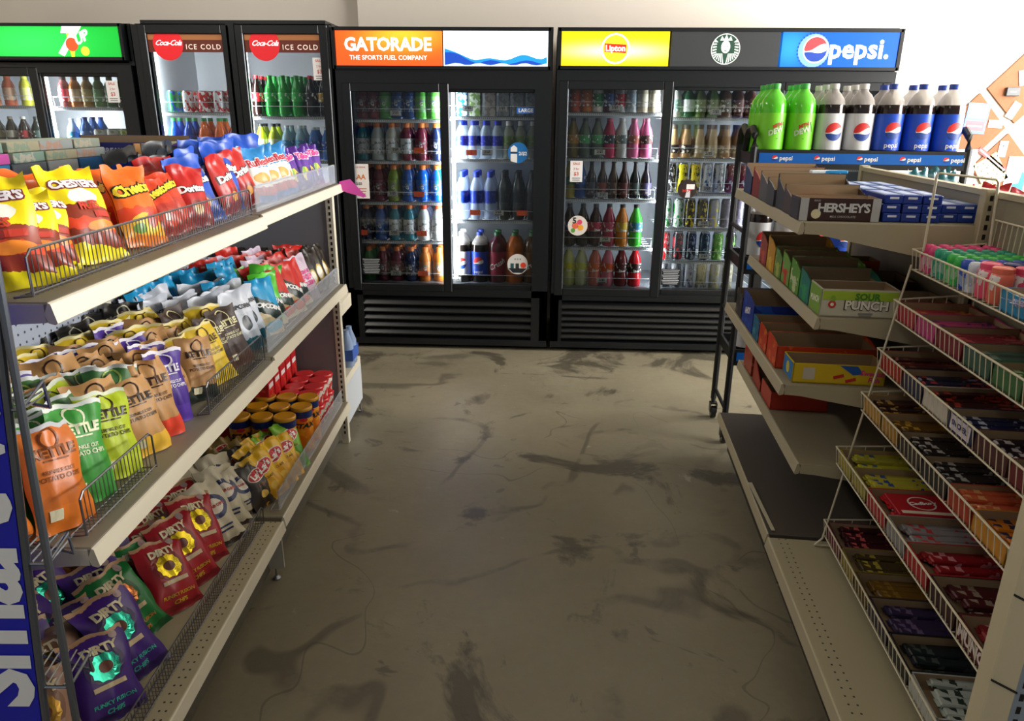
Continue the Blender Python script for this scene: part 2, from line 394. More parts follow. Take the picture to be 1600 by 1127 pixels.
# ------------------------------------------------------------------ coolers
GLASS = bpy.data.materials.new('door_glass'); GLASS.use_nodes = True
_N, _L = nodes(GLASS); _N.remove(_N['Principled BSDF']); _t = nd(_N, 'ShaderNodeBsdfTransparent'); _t.inputs[0].default_value = (.93, .95, .95, 1)
_g = nd(_N, 'ShaderNodeBsdfGlossy'); _g.inputs['Roughness'].default_value = 0.03; _fr = nd(_N, 'ShaderNodeFresnel'); _fr.inputs[0].default_value = 1.4
_m = nd(_N, 'ShaderNodeMixShader'); _L.new(_fr.outputs[0], _m.inputs[0]); _L.new(_t.outputs[0], _m.inputs[1]); _L.new(_g.outputs[0], _m.inputs[2]); _L.new(_m.outputs[0], _N['Material Output'].inputs[0])
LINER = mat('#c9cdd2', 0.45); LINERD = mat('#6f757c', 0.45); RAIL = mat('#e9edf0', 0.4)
YF = 4.578
def cooler(name, label, x0, x1, h, ztop, zbot, doors, shelves, depth=0.74, grille=True, frame=0.055, light=True, lampx=(), lamp=9, slats=5):
    """doors: (x0,x1) of the frame openings; shelves: per door a list of shelf heights"""
    t = empty(name, (x0, YF, 0)); tag(t, label, 'drinks cooler', 'drinks coolers along the back wall')
    w = x1-x0; q = MB(); e = 0.035; D = depth
    q.box(0, e, 0.05, D, 0.03, h); q.box(w-e, w, 0.05, D, 0.03, h); q.box(e, w-e, D-e, D, 0.03, h); q.box(e, w-e, 0.05, D-e, h-0.03, h); q.box(e, w-e, 0.05, D-e, ztop+0.02, ztop+0.06)
    q.box(e, w-e, 0.06, D-e, 0.03, zbot-0.02)
    q.box(0, w, 0, 0.06, ztop, max(h-0.235, ztop+.03)); q.box(0, w, 0.0, 0.06, 0.03, 0.07)   # header band and toe bar
    q.box(0, doors[0][0]-x0, 0, 0.06, 0.07, ztop); q.box(doors[-1][1]-x0, w, 0, 0.06, 0.07, ztop)
    q.box(0, w, 0, 0.06, zbot-0.08, zbot-0.035); build('cabinet', q, BLACK, t)
    q = MB(); q.box(e, w-e, D-e-.008, D-e, zbot-.02, ztop+.02); q.box(e, e+.008, .07, D-e, zbot-.02, ztop+.02); q.box(w-e-.008, w-e, .07, D-e, zbot-.02, ztop+.02); q.box(e, w-e, .07, D-e, zbot-.02, zbot-.012); q.box(e, w-e, .07, D-e, ztop+.012, ztop+.02)
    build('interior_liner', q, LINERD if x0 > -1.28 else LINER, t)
    if grille:
        q = MB(); g0, g1 = 0.09, zbot-0.10; q.box(0.03, w-.03, 0.035, 0.05, g0, g1); k = slats
        q.box(0, .05, 0, .055, .07, zbot-.07); q.box(w-.05, w, 0, .055, .07, zbot-.07)
        for i in range(k):
            z = g0+(g1-g0)*(i+.5)/k
            q.add([(.05, .0, z-.012), (w-.05, .0, z-.012), (w-.05, .03, z+.022), (.05, .03, z+.022), (.05, .004, z-.020), (w-.05, .004, z-.020), (w-.05, .036, z+.014), (.05, .036, z+.014)], [(0,1,2,3),(4,7,6,5),(0,4,5,1),(1,5,6,2),(2,6,7,3),(3,7,4,0)])
        build('louvre_grille', q, mat('#0d0f11', 0.3), t)
    for i, (a, b) in enumerate(doors):
        a -= x0; b -= x0; yd = (0.0, 0.022)[i % 2] if name != 'hinged_door_cooler' else 0.0
        q = MB(); f = frame; z0, z1 = zbot-.05, ztop+.03
        q.bev(a-f, a, yd-.004, yd+.03, z0, z1, .004); q.bev(b, b+f, yd-.004, yd+.03, z0, z1, .004); q.bev(a, b, yd-.004, yd+.03, z0, z0+.05, .004); q.bev(a, b, yd-.004, yd+.03, z1-.05, z1, .004)
        d = build('door', q, BLACK, t); q = MB(); q.box(a, b, yd+.012, yd+.016, z0+.05, z1-.05); build('glass_pane', q, GLASS, d)
        q = MB(); q.bev(a-.008, a, yd-.006, yd+.01, z0+.045, z1-.045, .002); build('trim_strip', q, mat('#5c6166', .3, .6), d)
    for si, (a, b, zs) in enumerate(shelves):
        a -= x0; b -= x0
        for z in zs:
            q = MB(); q.box(a, b, .118, .122, z-.020, z); q.box(a, b, .118, .128, z-.004, z)
            for j in range(int((b-a)/.06)+1): q.box(a+j*.06, a+j*.06+.004, .125, D-.10, z-.006, z)
            for j in range(6): q.box(a, b, .15+j*.085, .154+j*.085, z-.010, z-.006)
            s = build('shelf', q, RAIL, t)
            q = MB(); q.tube([(a+.01, .128, z), (a+.01, .118, z+.06), (b-.01, .118, z+.06), (b-.01, .128, z)], .0017, 5); build('guard_wire', q, RAIL, s)
            q = MB()
            for j in range(int((b-a)/.012)): q.box(a+.004+j*.012, a+.009+j*.012, .1165, .118, z-.015, z-.006)
            build('price_rail', q, mat('#9aa0a6', .5), s)
    for lx in lampx:
        q = MB(); q.tube([(lx-x0, .085, zbot+.02), (lx-x0, .085, ztop-.02)], .012, 8); build('light_tube', q, mat('#f4faff', .5, emit=5), t)
        l = bpy.data.lights.new('cooler_light', 'AREA'); l.shape = 'RECTANGLE'; l.size = .03; l.size_y = ztop-zbot-.06; l.energy = lamp; l.color = (.93, .97, 1)
        ol = bpy.data.objects.new('cooler_light', l); C.objects.link(ol); ol.location = (lx, YF+.105, (ztop+zbot)/2); ol.rotation_euler = (PI/2, 0, 0)
    return t
def header(t, x0, parts, z0, z1):
    """sign boxes above the doors: (xa, xb, material)"""
    out = []
    for a, b, m in parts:
        q = MB(); q.box(a-x0+.004, b-x0-.004, -.012, .03, z0, z1); out.append(build('sign_panel', q, m, t))
    q = MB(); a = parts[0][0]-x0; b = parts[-1][1]-x0
    q.box(a-.012, b+.012, -.016, .05, z1, z1+.018); q.box(a-.012, b+.012, -.016, .05, z0-.018, z0); q.box(a-.02, a, -.016, .05, z0-.018, z1+.018); q.box(b, b+.02, -.016, .05, z0-.018, z1+.018); q.box(a-.02, b+.02, .031, .06, z0-.02, z1+.018)
    build('sign_frame', q, BLACK, t); return out
def glow(name, c1, c2, strength, cx, cz, sx, sz, c3=None):
    """backlit film: lighter where its tubes sit behind it (object space)"""
    m = bpy.data.materials.new(name); m.use_nodes = True; N, L = nodes(m); b = N['Principled BSDF']
    tc = nd(N, 'ShaderNodeTexCoord'); sp = nd(N, 'ShaderNodeSeparateXYZ'); L.new(tc.outputs['Object'], sp.inputs[0])
    a = mth(N, L, 'POWER', mth(N, L, 'ABSOLUTE', mth(N, L, 'DIVIDE', mth(N, L, 'SUBTRACT', sp.outputs[0], cx), sx)), 2.0); e = mth(N, L, 'POWER', mth(N, L, 'ABSOLUTE', mth(N, L, 'DIVIDE', mth(N, L, 'SUBTRACT', sp.outputs[2], cz), sz)), 2.0)
    f = mth(N, L, 'EXPONENT', mth(N, L, 'MULTIPLY', mth(N, L, 'ADD', a, e), -1.0)); c = mix(N, L, f, c1, c2)
    L.new(c, b.inputs['Base Color']); L.new(c, b.inputs['Emission Color']); b.inputs['Emission Strength'].default_value = strength; b.inputs['Roughness'].default_value = .3; return m
LITW = mat('#ffffff', .5, emit=1.0)
# --- cooler with orange and white header signs
F2A, F2B = -1.277, 0.018
c2 = cooler('sliding_door_cooler', 'black two door cooler with orange sports drink header sign', F2A, F2B, 1.973, 1.63, .44, [(-1.19, -.655), (-.60, -.085)],
    [(-1.225, -.64, (1.455, 1.205, .95, .70, .425)), (-.635, -.05, (1.475, 1.22, .84, .42))], lampx=(-.645, -.585), lamp=8)
p = header(c2, F2A, [(-1.265, -.632, glow('orange_sign', '#e8501c', '#ffb52e', 1.0, .42, 1.93, .22, .09)), (-.628, -.008, mat('#f6fbff', .4, emit=1.35))], 1.755, 1.945)
A = Art(front(.325, -.012, 1.85)); A.add(text2d('GATORADE', .098, .035, space=.98), LITW, 0, .018); A.add(text2d('THE SPORTS FUEL COMPANY', .035, .012), LITW, 0, -.052); A.build('lettering', p[0])
A = Art(front(.96, -.012, 1.85))
wv = lambda f, g: ([(x/20*.6-.3, (f, g)[k](x/20)) for x in range(21) for k in (0, 1)], [(2*i, 2*i+2, 2*i+3, 2*i+1) for i in range(20)])
A.add(wv(lambda t: -.094, lambda t: -.094+.075*max(0, (1-t*3.2))+.02+.035*math.sin(9*t+1)**2*t+.02*t), mat('#1f8fd6', .4, emit=.8))
A.add(wv(lambda t: -.094, lambda t: -.094+.055*max(0, (1-t*3))+.012+.02*math.sin(9*t+.6)**2), mat('#1a49b8', .4, emit=.7), up=1)
A.add(wv(lambda t: -.094, lambda t: -.090+.012*math.sin(14*t)**2), mat('#dff2ff', .4, emit=.8), up=2); A.build('wave_artwork', p[1])
# --- cooler with yellow, dark and blue header signs
F3A, F3B = .043, 2.0
c3 = cooler('sliding_door_cooler', 'wide black three door cooler with yellow and blue header signs', F3A, F3B, 1.973, 1.65, .43, [(.115, .675), (.745, 1.305), (1.375, 1.93)],
    [(.10, .69, (1.505, 1.235, .985, .68, .415)), (.72, 1.32, (1.48, 1.24, 1.03, .81, .60, .40)), (1.36, 1.96, (1.48, 1.19, .90, .62, .42))], lampx=(.705, 1.34), lamp=8, slats=6)
p = header(c3, F3A, [(.062, .69, glow('yellow_sign', '#f4cf10', '#fff9c8', .95, .33, 1.84, .25, .035)), (.694, 1.318, mat('#3a3c3f', .4)), (1.322, 1.982, glow('blue_sign', '#0b55c4', '#2a8ae6', .75, 1.33, 1.86, .1, .1))], 1.76, 1.945)
A = Art(front(.335, -.012, 1.853)); A.add(ring2d(.073, .083), LITW); A.add(disc2d(.071), mat('#ffe628', .4, emit=.9)); A.add(poly2d([(-.062, -.018), (.062, -.024), (.062, .022), (-.062, .028)]), mat('#d8301c', .4, emit=.6), up=1); A.add(text2d('Lipton', .045, .03), LITW, 0, .001, 0, 2); A.build('lettering', p[0])
SBW = mat('#e9efe9', .5, emit=.35); SBG = mat('#1d4a38', .5)
A = Art(front(.965, -.012, 1.853)); A.add(disc2d(.082, n=32), SBG); A.add(ring2d(.078, .083), SBW, up=1)
A.add(poly2d([(-.035, .045), (-.025, .07), (-.012, .052), (0, .078), (.012, .052), (.025, .07), (.035, .045)]), SBW, up=1)
A.add(disc2d(.026, .034), SBW, 0, .012, up=1); A.add(text2d('- -', .028, .01), SBG, 0, .018, 0, 2); A.add(rect2d(.014, .004), SBG, 0, -.008, up=2)
for sgn in (-1, 1):
    for k in range(6): A.add(poly2d([(sgn*(.016+k*.006), -.024), (sgn*(.020+k*.006), -.022), (sgn*(.012+k*.013), -.078+k*.0085), (sgn*(.005+k*.013), -.080+k*.008)]), SBW, up=1)
    for k in range(4): A.add(poly2d([(sgn*.052, .030-k*.014), (sgn*.074, .030-k*.016), (sgn*.072, .021-k*.016), (sgn*.050, .024-k*.014)]), SBW, up=1)
    A.add(poly2d([(sgn*.044, .036), (sgn*.060, .052), (sgn*.066, .036)]), SBW, up=1)
A.build('round_emblem', p[1])
A = Art(front(1.475, -.012, 1.853))
A.add(disc2d(.090, n=30), mat('#79a8e8', .4, emit=.5), -.010, -.006)
for k in range(30): A.add(poly2d([(.088*math.cos(k*PI/15-.07)-.01, .088*math.sin(k*PI/15-.07)-.006), (.100*math.cos(k*PI/15)-.01, .100*math.sin(k*PI/15)-.006), (.088*math.cos(k*PI/15+.07)-.01, .088*math.sin(k*PI/15+.07)-.006)]), mat('#1a43a8', .4, emit=.5))
A.add(disc2d(.073, n=30), LITW, up=1)
for sh, m in zip(globe(.066), (mat('#e23b42', .4, emit=.7), LITW, mat('#1b3f9e', .4, emit=.6))): A.add(sh, m, up=2)
A.add(text2d('pepsi.', .145, .028, space=1.02), LITW, .245, .0); A.build('lettering', p[2])
# --- two single hinged doors
F1A, F1B = -2.488, -1.297
c1 = cooler('hinged_door_cooler', 'black two door cooler with red round cola signs on glass', F1A, F1B, 1.985, 1.945, .36, [(-2.40, -1.945), (-1.815, -1.36)],
    [(-2.44, -1.93, (1.485, 1.205, .9, .6)), (-1.86, -1.33, (1.465, 1.20, .9, .6))], lampx=(-2.42, -1.845), lamp=7, frame=.05)
q = MB(); q.box(.575, .622, -.004, .07, .3, 1.985); build('centre_mullion', q, BLACK, c1)
BROWN = bagmat('cola_banner', [(0, '#3a1510'), (.5, '#6a2c17'), (.85, '#a86a3a')], rough=.4, wob=.35)
for xa, xb in ((-2.40, -1.945), (-1.815, -1.36)):
    q = MB(); q.box(xa-F1A, xb-F1A, .008, .011, 1.825, 1.925); o = build('header_banner', q, mat('#5a2416', .4, emit=.25), c1)
    A = Art(front((xa+xb)/2-F1A, .008, 1.875)); A.add(rect2d(.45, .03), mat('#9a6238', .5, emit=.25), 0, .033); A.add(disc2d(.092, n=32), mat('#cf2027', .4, emit=.35), -.105, -.005, up=1); A.add(text2d('Coca-Cola', .042, .012, .55, .88), mat('#ffffff', .4, emit=.6), -.105, .0, 0, 2); A.add(text2d('ICE COLD', .040, .005, 0, 1.25), mat('#f3dcd2', .4, emit=.5), .108, -.022, 0, 1); A.build('lettering', o)
# --- cooler with green header
F0A, F0B = -3.75, -2.522
c0 = cooler('sliding_door_cooler', 'black two door cooler with bright green lemon soda header', F0A, F0B, 1.985, 1.705, .44, [(-3.66, -3.165), (-3.105, -2.61)],
    [(-3.70, -3.15, (1.515, 1.25, .95, .65)), (-3.13, -2.56, (1.51, 1.25, .95, .65))], lampx=(-3.15, -3.12), lamp=8)
p = header(c0, F0A, [(-3.73, -2.558, glow('green_sign', '#0aa32e', '#2fe35a', .85, .62, 1.87, .35, .12))], 1.795, 1.962)
for dx in (0.0, .56):
    A = Art(front(.25+dx+.04, -.012, 1.875)) ; YL = mat('#e6f03a', .4, emit=.8)
    A.add(poly2d([(-.012, .075), (.05, .08), (.02, -.08), (.0, -.08)]), YL, .03, 0); A.add(disc2d(.026), YL, .12, -.048); A.add(text2d('7', .21, .05, .35), LITW, 0, 0, 0, 1)
    A.add(disc2d(.038), mat('#e8542a', .4, emit=.7), .045, -.012, up=2); A.add(text2d('UP', .075, .04, .3), LITW, .105, .022, .45, 3); A.build('lettering', p[0])

# --- stickers, notices and price tags on the glass
def sheet(parent, x, y, z, w, h, m, name='notice', arts=()):
    q = MB(); q.box(x-w/2, x+w/2, y-.0015, y, z-h/2, z+h/2); o = build(name, q, m, parent)
    if arts:
        A = Art(front(x, y-.0015, z), .0006)
        for a in arts: A.add(*a)
        A.build('print', o)
    return o
TXR = mat('#c8544a'); TXK = mat('#3a3a3a'); PAP = mat('#f3ebe6', .7)
def lines(n, w, h, m, y0, dy): return [(rect2d(w*(1-.25*((i*7) % 3)/3), h), m, 0, y0-i*dy) for i in range(n)]
yd = .005
sheet(c2, .105, yd, 1.085, .125, .21, PAP, arts=[(text2d('PLEASE DRINK', .014), TXR, 0, .085), (text2d('AAA', .042, .02), mat('#e07a2c'), 0, .025), (text2d('2/$3', .02, .02), TXK, 0, -.015)]+lines(3, .09, .005, TXR, -.045, .016))
for (cc, x, z) in ((c2, .155, .55), (c3, .76, .51)):
    sheet(cc, x, yd+.015*(cc is c3), z, .125, .105, mat('#101214', .4), arts=lines(9, .11, .004, mat('#b9bcc0'), .045, .011))
for (cc, x, z) in ((c1, 1.115, 1.735), (c0, 1.09, 1.60), (c3, .135, 1.16)):
    sheet(cc, x, .005, z, .075, .125, mat('#e6e2e0', .7), arts=[(text2d('SALE', .02, .02), TXR, 0, .045), (text2d('2 for', .018, .01), TXR, 0, .015), (text2d('$3', .03, .02), TXR, 0, -.015)]+lines(2, .05, .004, TXK, -.04, .012))
def roundsign(cc, x, y, z, r, base, arts):
    q = MB(); q.prism([(r*math.cos(2*PI*k/28), r*math.sin(2*PI*k/28)) for k in range(28)], 0, .0015, lambda a, b, w: (x+a, y-w, z+b)); o = build('round_sticker', q, base, cc)
    A = Art(front(x, y-.0015, z), .0006)
    for a in arts: A.add(*a)
    A.build('print', o)
roundsign(c2, 1.095, .025, 1.265, .062, mat('#1f6fb4', .4), [(poly2d([(-.045, -.05), (-.005, -.06), (-.005, .03), (-.025, .045), (-.045, .03)]), WHITE), (text2d('2/$2', .028, .03), WHITE, .03, -.005), (rect2d(.04, .012), mat('#16396e'), -.025, 0, 0, 1)])
roundsign(c2, 1.10, .025, .575, .066, mat('#dcd9d4', .5), [(rect2d(.11, .008), mat('#20242a'), 0, -.03), (rect2d(.022, .035), mat('#2d5a60'), -.035, -.012), (rect2d(.022, .035), mat('#2c3a33'), -.002, -.012), (disc2d(.018), mat('#e2472c'), .036, -.006), (text2d('o o o', .02, .01), TXK, 0, .035), (poly2d([(-.05, -.034), (.05, -.034), (.03, -.056), (-.03, -.056)]), mat('#20242a'))])
roundsign(c3, .155, .005, .83, .062, mat('#d9cfc6', .5), [(disc2d(.020), mat('#e06a4a'), -.015, .0), (disc2d(.018), mat('#e8a02c'), .018, -.012), (disc2d(.016), mat('#d8456a'), .012, .022), (disc2d(.014), mat('#5a9a3c'), -.028, -.03), (text2d('5', .05, .03), mat('#1c1c1c'), -.02, .03, 0, 1)])
roundsign(c3, .82, .025, 1.06, .058, mat('#2a1c18', .4), [(rect2d(.05, .03), mat('#e8e0da'), .02, .015), (text2d('HOT', .026, .03), mat('#c23026'), 0, -.01, 0, 1), (poly2d([(-.01, -.05), (.0, 0), (.02, -.01), (.02, -.05)]), mat('#c8c8d0'))])
sheet(c2, 1.14, .025, 1.51, .11, .035, mat('#2a66b8', .5), arts=[(text2d('LARGE', .03, .02), WHITE)])
ORG = mat('#f0522a', .5, emit=.15); TAGW = mat('#dfe2e0', .6)
for (cc, x, z, orange) in ((c2, .33, 1.49, 0), (c2, .32, 1.27, 0), (c2, .47, 1.27, 1), (c2, .09, 1.00, 1), (c2, .29, 1.00, 0), (c2, .46, 1.00, 1), (c2, .08, .75, 1), (c2, .29, .75, 0), (c2, .47, .75, 1), (c2, .29, .485, 0), (c2, .47, .485, 1),
        (c2, .78, 1.52, 0), (c2, .99, 1.52, 0), (c2, .80, 1.26, 1), (c2, .90, 1.26, 0), (c2, .69, .89, 0), (c2, .82, .89, 1), (c2, .97, .89, 0), (c2, 1.12, .89, 1), (c2, .69, .45, 0),
        (c3, .36, 1.53, 0), (c3, .28, 1.27, 0), (c3, .31, 1.01, 0), (c3, .34, .73, 0), (c3, .33, .46, 0), (c3, .97, 1.51, 0), (c3, .95, 1.265, 0), (c3, .96, 1.055, 0), (c3, .96, .84, 0), (c3, .98, .63, 0), (c3, .99, .43, 0)):
    A = []
    if orange: A = [(disc2d(.014), mat('#ff7a4a', .5), -.018, 0), (disc2d(.014), mat('#ff7a4a', .5), .018, 0)]
    else: A = [(text2d('2/$5', .022, .03), TXK, 0, .004), (rect2d(.05, .003), TXK, 0, -.012)]
    sheet(cc, x, .112, z, .066, .032, ORG if orange else TAGW, 'price_tag', A)

# --- stock on the cooler shelves
def stock(where, xs, z, items, depth=1, dy=.088, y=4.745, group=None, pitchx=None):
    """items: list of (proto, description); one column each, `depth` bottles deep; where: words naming shelf and cooler"""
    x0, x1 = xs; n = len(items); step = pitchx or (x1-x0)/n
    for i, (pr, desc) in enumerate(items):
        for d in range(depth):
            x = x0+step*(i+.5); jit = R.uniform(-.002, .002)
            lab = f"{desc}, {NUM[i+1]} from left"+(', front row' if d == 0 and depth > 1 else ('' if d == 0 else f', {["", "second", "third", "fourth"][d]} row'))+f", {where}"
            pr.at((x+jit, y+d*dy+R.uniform(0, .003), z+.001), R.uniform(-.15, .15), lab, group or ('drinks on '+where))
SP = lambda body, cap='#e07a30', desc='', lab='#d9dfe2', h=.230: (drink('sport', .042, h, body, lab, cap, '#8b949a', art='G', n=12), desc)
W1 = 'orange sign cooler left'
stock('top shelf, '+W1, (-1.20, -.68), 1.455, [SP('#7a1f2a', '#222222', 'maroon sports drink', '#7a2830')]*2+[SP('#4c9a3e', '#222222', 'green sports drink', '#5fa850'), SP('#16407e', '#222222', 'blue sports drink', '#24508e'), SP('#16407e', '#222222', 'blue sports drink', '#24508e')]+[SP('#5fc04a', '#222222', 'bright green sports drink', '#79cc62')]*2, 1)
TEAL = SP('#2f8496', desc='teal sports drink'); CLR = SP('#b9c6c6', desc='clear sports drink'); MAR = SP('#6d1f35', desc='maroon sports drink', lab='#7d2c40'); MARW = SP('#6d1f35', desc='maroon sports drink')
NAV = SP('#16254c', desc='navy sports drink', lab='#1c2a4e'); GRN = SP('#7d9a2c', desc='lime sports drink', lab='#8ba33c'); BLU = SP('#1c55a6', desc='blue sports drink', lab='#2a62b0'); BBL = SP('#0f6ade', desc='bright blue sports drink', lab='#2478e0')
ORA = SP('#c9752c', desc='orange sports drink', lab='#c98242'); RCW = SP('#cfd8d8', '#e2552a', 'red capped clear drink', '#f0f0f0'); GR2 = SP('#3d8a44', desc='green sports drink', lab='#4d9050')
stock('second shelf, '+W1, (-1.22, -.66), 1.205, [TEAL, CLR, CLR, MARW, MAR, NAV], 3)
stock('third shelf, '+W1, (-1.22, -.66), .95, [MAR, MAR, GRN, BLU, BBL, BBL], 3)
stock('fourth shelf, '+W1, (-1.22, -.66), .70, [NAV, BLU, TEAL, TEAL, RCW, RCW], 3)
stock('bottom shelf, '+W1, (-1.22, -.66), .425, [GR2, MAR, MAR, NAV, ORA, ORA], 3)
W2 = 'orange sign cooler right'
def carton(c, ink, desc):
    q = MB(); q.bev(-.034, .034, -.034, .034, 0, .165, .003); o = build('drink_carton', q, printed(c, ink, .5, (30, 30, 30))); o['category'] = 'carton'
    q = MB(); q.lathe([(.014, .165), (.014, .18)], 10); build('cap', q, WHITE, o); return (Proto(o), desc)
CT1 = carton('#2a88c8', '#e6f2fa', 'blue and white drink carton'); CT2 = carton('#cfd8c8', '#7fa05a', 'pale coconut water carton'); CT3 = carton('#8f8a84', '#b9b2aa', 'grey-brown drink carton'); CT4 = carton('#7a7f84', '#9aa0a4', 'plain grey drink carton')
stock('top shelf, '+W2, (-.58, -.06), 1.475, [CT1, CT2, CT3, CT4, CT4, CT4], 1)
WT = (drink('water', .039, .232, '#cfe0f2', '#2233b8', '#2036c0', '#5a6cd8', n=12, clear=1), 'blue labelled water bottle'); WG = (drink('water', .039, .232, '#b8c2b4', '#6f8a4a', '#d8d8d4', '#9ab070', n=12, clear=1), 'white capped clear bottle')
stock('second shelf, '+W2, (-.58, -.06), 1.22, [WT]*4+[WG]*3, 3)
WL = (drink('water', .042, .305, '#b4c6e4', '#1c3cb4', '#1f3ab0', '#3f5cc8', n=12, clear=1), 'tall blue capped bottle'); WK = (drink('water', .042, .305, '#3c4444', '#22292a', '#17191a', '#39413f', n=12), 'dark glassy water bottle')
stock('third shelf, '+W2, (-.59, -.05), .84, [WL]*3+[WK]*3, 3, .095)
B2 = lambda body, lab, cap, desc, art=None, ink=None: (drink('big', .058, .335, body, lab, cap, ink, name='large_soda_bottle', art=art, n=16, fill=.76 if art != '@Crush' else 0), desc)
DIET = B2('#1c1614', '#e6e9ec', '#f0f0f0', 'large diet cola bottle', 'globe_diet'); PEP = B2('#1c1110', '#1646c4', '#1f3fae', 'large blue cola bottle', 'globe')
CRM = B2('#5a1626', '#9c2440', '#2e7a48', 'large maroon fruit soda bottle', '@Crush'); CRO = B2('#d8701c', '#e27224', '#2e7a48', 'large orange soda bottle', '@Crush'); CRB = B2('#5a3a1a', '#7a5026', '#2e7a48', 'large brown soda bottle', '@Crush')
stock('bottom shelf, '+W2, (-.61, -.03), .42, [DIET, PEP, CRM, CRO, CRB], 2, .115, 4.76)
W3 = 'yellow sign cooler left'
SM = lambda b, l, c, d, ink='#ffffff': (drink('sport', .036, .185, b, l, c, ink, n=12), d)
stock('top shelf, '+W3, (.13, .68), 1.505, [SM('#c8562a', '#e0552a', '#3a2a24', 'orange juice bottle'), SM('#cf7a30', '#d8702c', '#6a4a2a', 'amber juice bottle'), SM('#e8e4dc', '#1f8a48', '#1c1c1c', 'green-labelled juice bottle'), SM('#5a2a3a', '#24468e', '#2a2a2a', 'blue-labelled juice bottle'), SM('#b8b8ba', '#c2323a', '#5a5a5a', 'red-labelled drink bottle'), SM('#b8c4cc', '#b0c4d4', '#7a8a8a', 'pale blue drink bottle'), SM('#cfc3a8', '#e8e0c8', '#a89a7a', 'cream drink bottle'), SM('#cfc3a8', '#e6d8bc', '#a8906a', 'cream drink bottle')], 1)
GL = lambda b, l, c, d, ink='#ffffff', k='soda', r=.038, h=.235: (drink(k, r, h, b, l, c, ink, n=12), d)
stock('second shelf, '+W3, (.12, .65), 1.235, [GL('#8a7420', '#c8902c', '#4a4030', 'olive drink bottle'), GL('#5e6e5c', '#4fae6a', '#3a403c', 'clear bottle with green label'), GL('#5e6e5c', '#4fae6a', '#3a403c', 'clear bottle with green label'), GL('#c8285a', '#2a2a34', '#d8607a', 'magenta drink bottle'), GL('#d8dcdc', '#5a6a6a', '#e8e8e8', 'white drink bottle'), GL('#e070a0', '#c86a5a', '#e890b0', 'pink drink bottle'), GL('#e070a0', '#5a3a3a', '#e890b0', 'pink drink bottle')], 2)
TEA = lambda b, l, d: (drink('glass', .034, .235, b, l, '#2a2a2c', '#9a8a7a', n=12), d)
stock('third shelf, '+W3, (.11, .66), .985, [GL('#c8b02a', '#3a8a3a', '#d8c83a', 'yellow drink bottle'), GL('#1f4f9a', '#3a6ac0', '#2a3a6a', 'blue drink bottle'), TEA('#2a1a16', '#4a4a52', 'dark glass tea bottle'), TEA('#3a1c14', '#8a3a2a', 'red-brown glass tea bottle'), TEA('#3a2414', '#5a4030', 'brown glass tea bottle'), TEA('#3a1614', '#6a3030', 'dark red glass tea bottle'), TEA('#1c1c22', '#3c4c48', 'black glass tea bottle'), TEA('#1c1a28', '#4a4468', 'violet glass tea bottle')], 1)
SD = lambda b, l, d, c='#2a2a2a', ink='#f0f0f0': (drink('soda', .044, .268, b, l, c, ink, n=12), d)
stock('fourth shelf, '+W3, (.11, .62), .68, [SD('#2a2422', '#3a4a8a', 'dark soda bottle'), SD('#2a2a26', '#c83a4a', 'dark red-labelled soda'), SD('#3a1222', '#c83a5a', 'maroon soda bottle'), SD('#a8284a', '#c04a6a', 'magenta soda bottle'), SD('#d88428', '#e8c03a', 'orange soda bottle'), SD('#3cc03a', '#3a8aa8', 'bright green soda bottle')], 1)
stock('bottom shelf, '+W3, (.11, .63), .415, [SD('#dfe68e', '#d8d82a', 'pale yellow lemonade bottle'), SD('#d4dcae', '#d0d85a', 'cloudy lemonade bottle'), SD('#d87a6a', '#e0703a', 'peach drink bottle'), SD('#e8829a', '#e8602a', 'pink lemonade bottle'), SD('#6a141c', '#4a1418', 'dark red drink bottle'), SD('#c81c28', '#2a1416', 'red drink bottle')], 1)
W4 = 'yellow sign cooler middle'
def gl2(b, l, c, d): return (drink('sport', .037, .175, b, l, c, '#ffffff', n=12), d)
stock('top shelf, '+W4, (.74, 1.27), 1.48, [gl2('#d8d8cc', '#8ab0a0', '#dadad0', 'pale drink bottle'), gl2('#2c5a3a', '#dfe8e0', '#20402c', 'green drink bottle'), gl2('#5a6a3a', '#8a9a6a', '#44643a', 'olive drink bottle'), gl2('#5a7a44', '#8a9a6a', '#44643a', 'moss green drink bottle'), gl2('#6a4a3a', '#6a6a5a', '#4a4a3a', 'brown drink bottle'), gl2('#5a3a32', '#7a4a4a', '#4a4a3a', 'dark brown drink bottle'), gl2('#6a3a32', '#8a4a4a', '#4a4a3a', 'reddish brown drink bottle')], 2)
FR = lambda b, l, d: (drink('milk', .036, .205, b, l, '#5a5048', '#e8e0d0', n=12), d)
stock('second shelf, '+W4, (.74, 1.30), 1.24, [FR('#b89468', '#2a2420', 'tan coffee drink'), FR('#b08a5c', '#2a2420', 'caramel coffee drink')]+[FR('#c0a478', '#c8b48e', 'pale coffee drink')]*2+[FR('#a87e52', '#b08e66', 'brown coffee drink')]*3, 2)
CN = lambda b, ink, d, h=.178, r=.034: (drink('can', r, h, b, None, None, ink, n=12), d)
stock('third shelf, '+W4, (.74, 1.27), 1.03, [CN('#1c1c20', '#c8c8cc', 'black tall can'), CN('#e8d81c', '#1c1c1c', 'yellow tall can'), CN('#e8d020', '#2a2a2a', 'yellow tall can'), CN('#c8ccd2', '#3a5a9a', 'silver tall can'), CN('#b8bcc2', '#5a5a5a', 'silver tall can'), CN('#7a2a30', '#c8c8cc', 'dark red tall can'), CN('#8a3038', '#b8b8bc', 'dark red tall can')], 1)
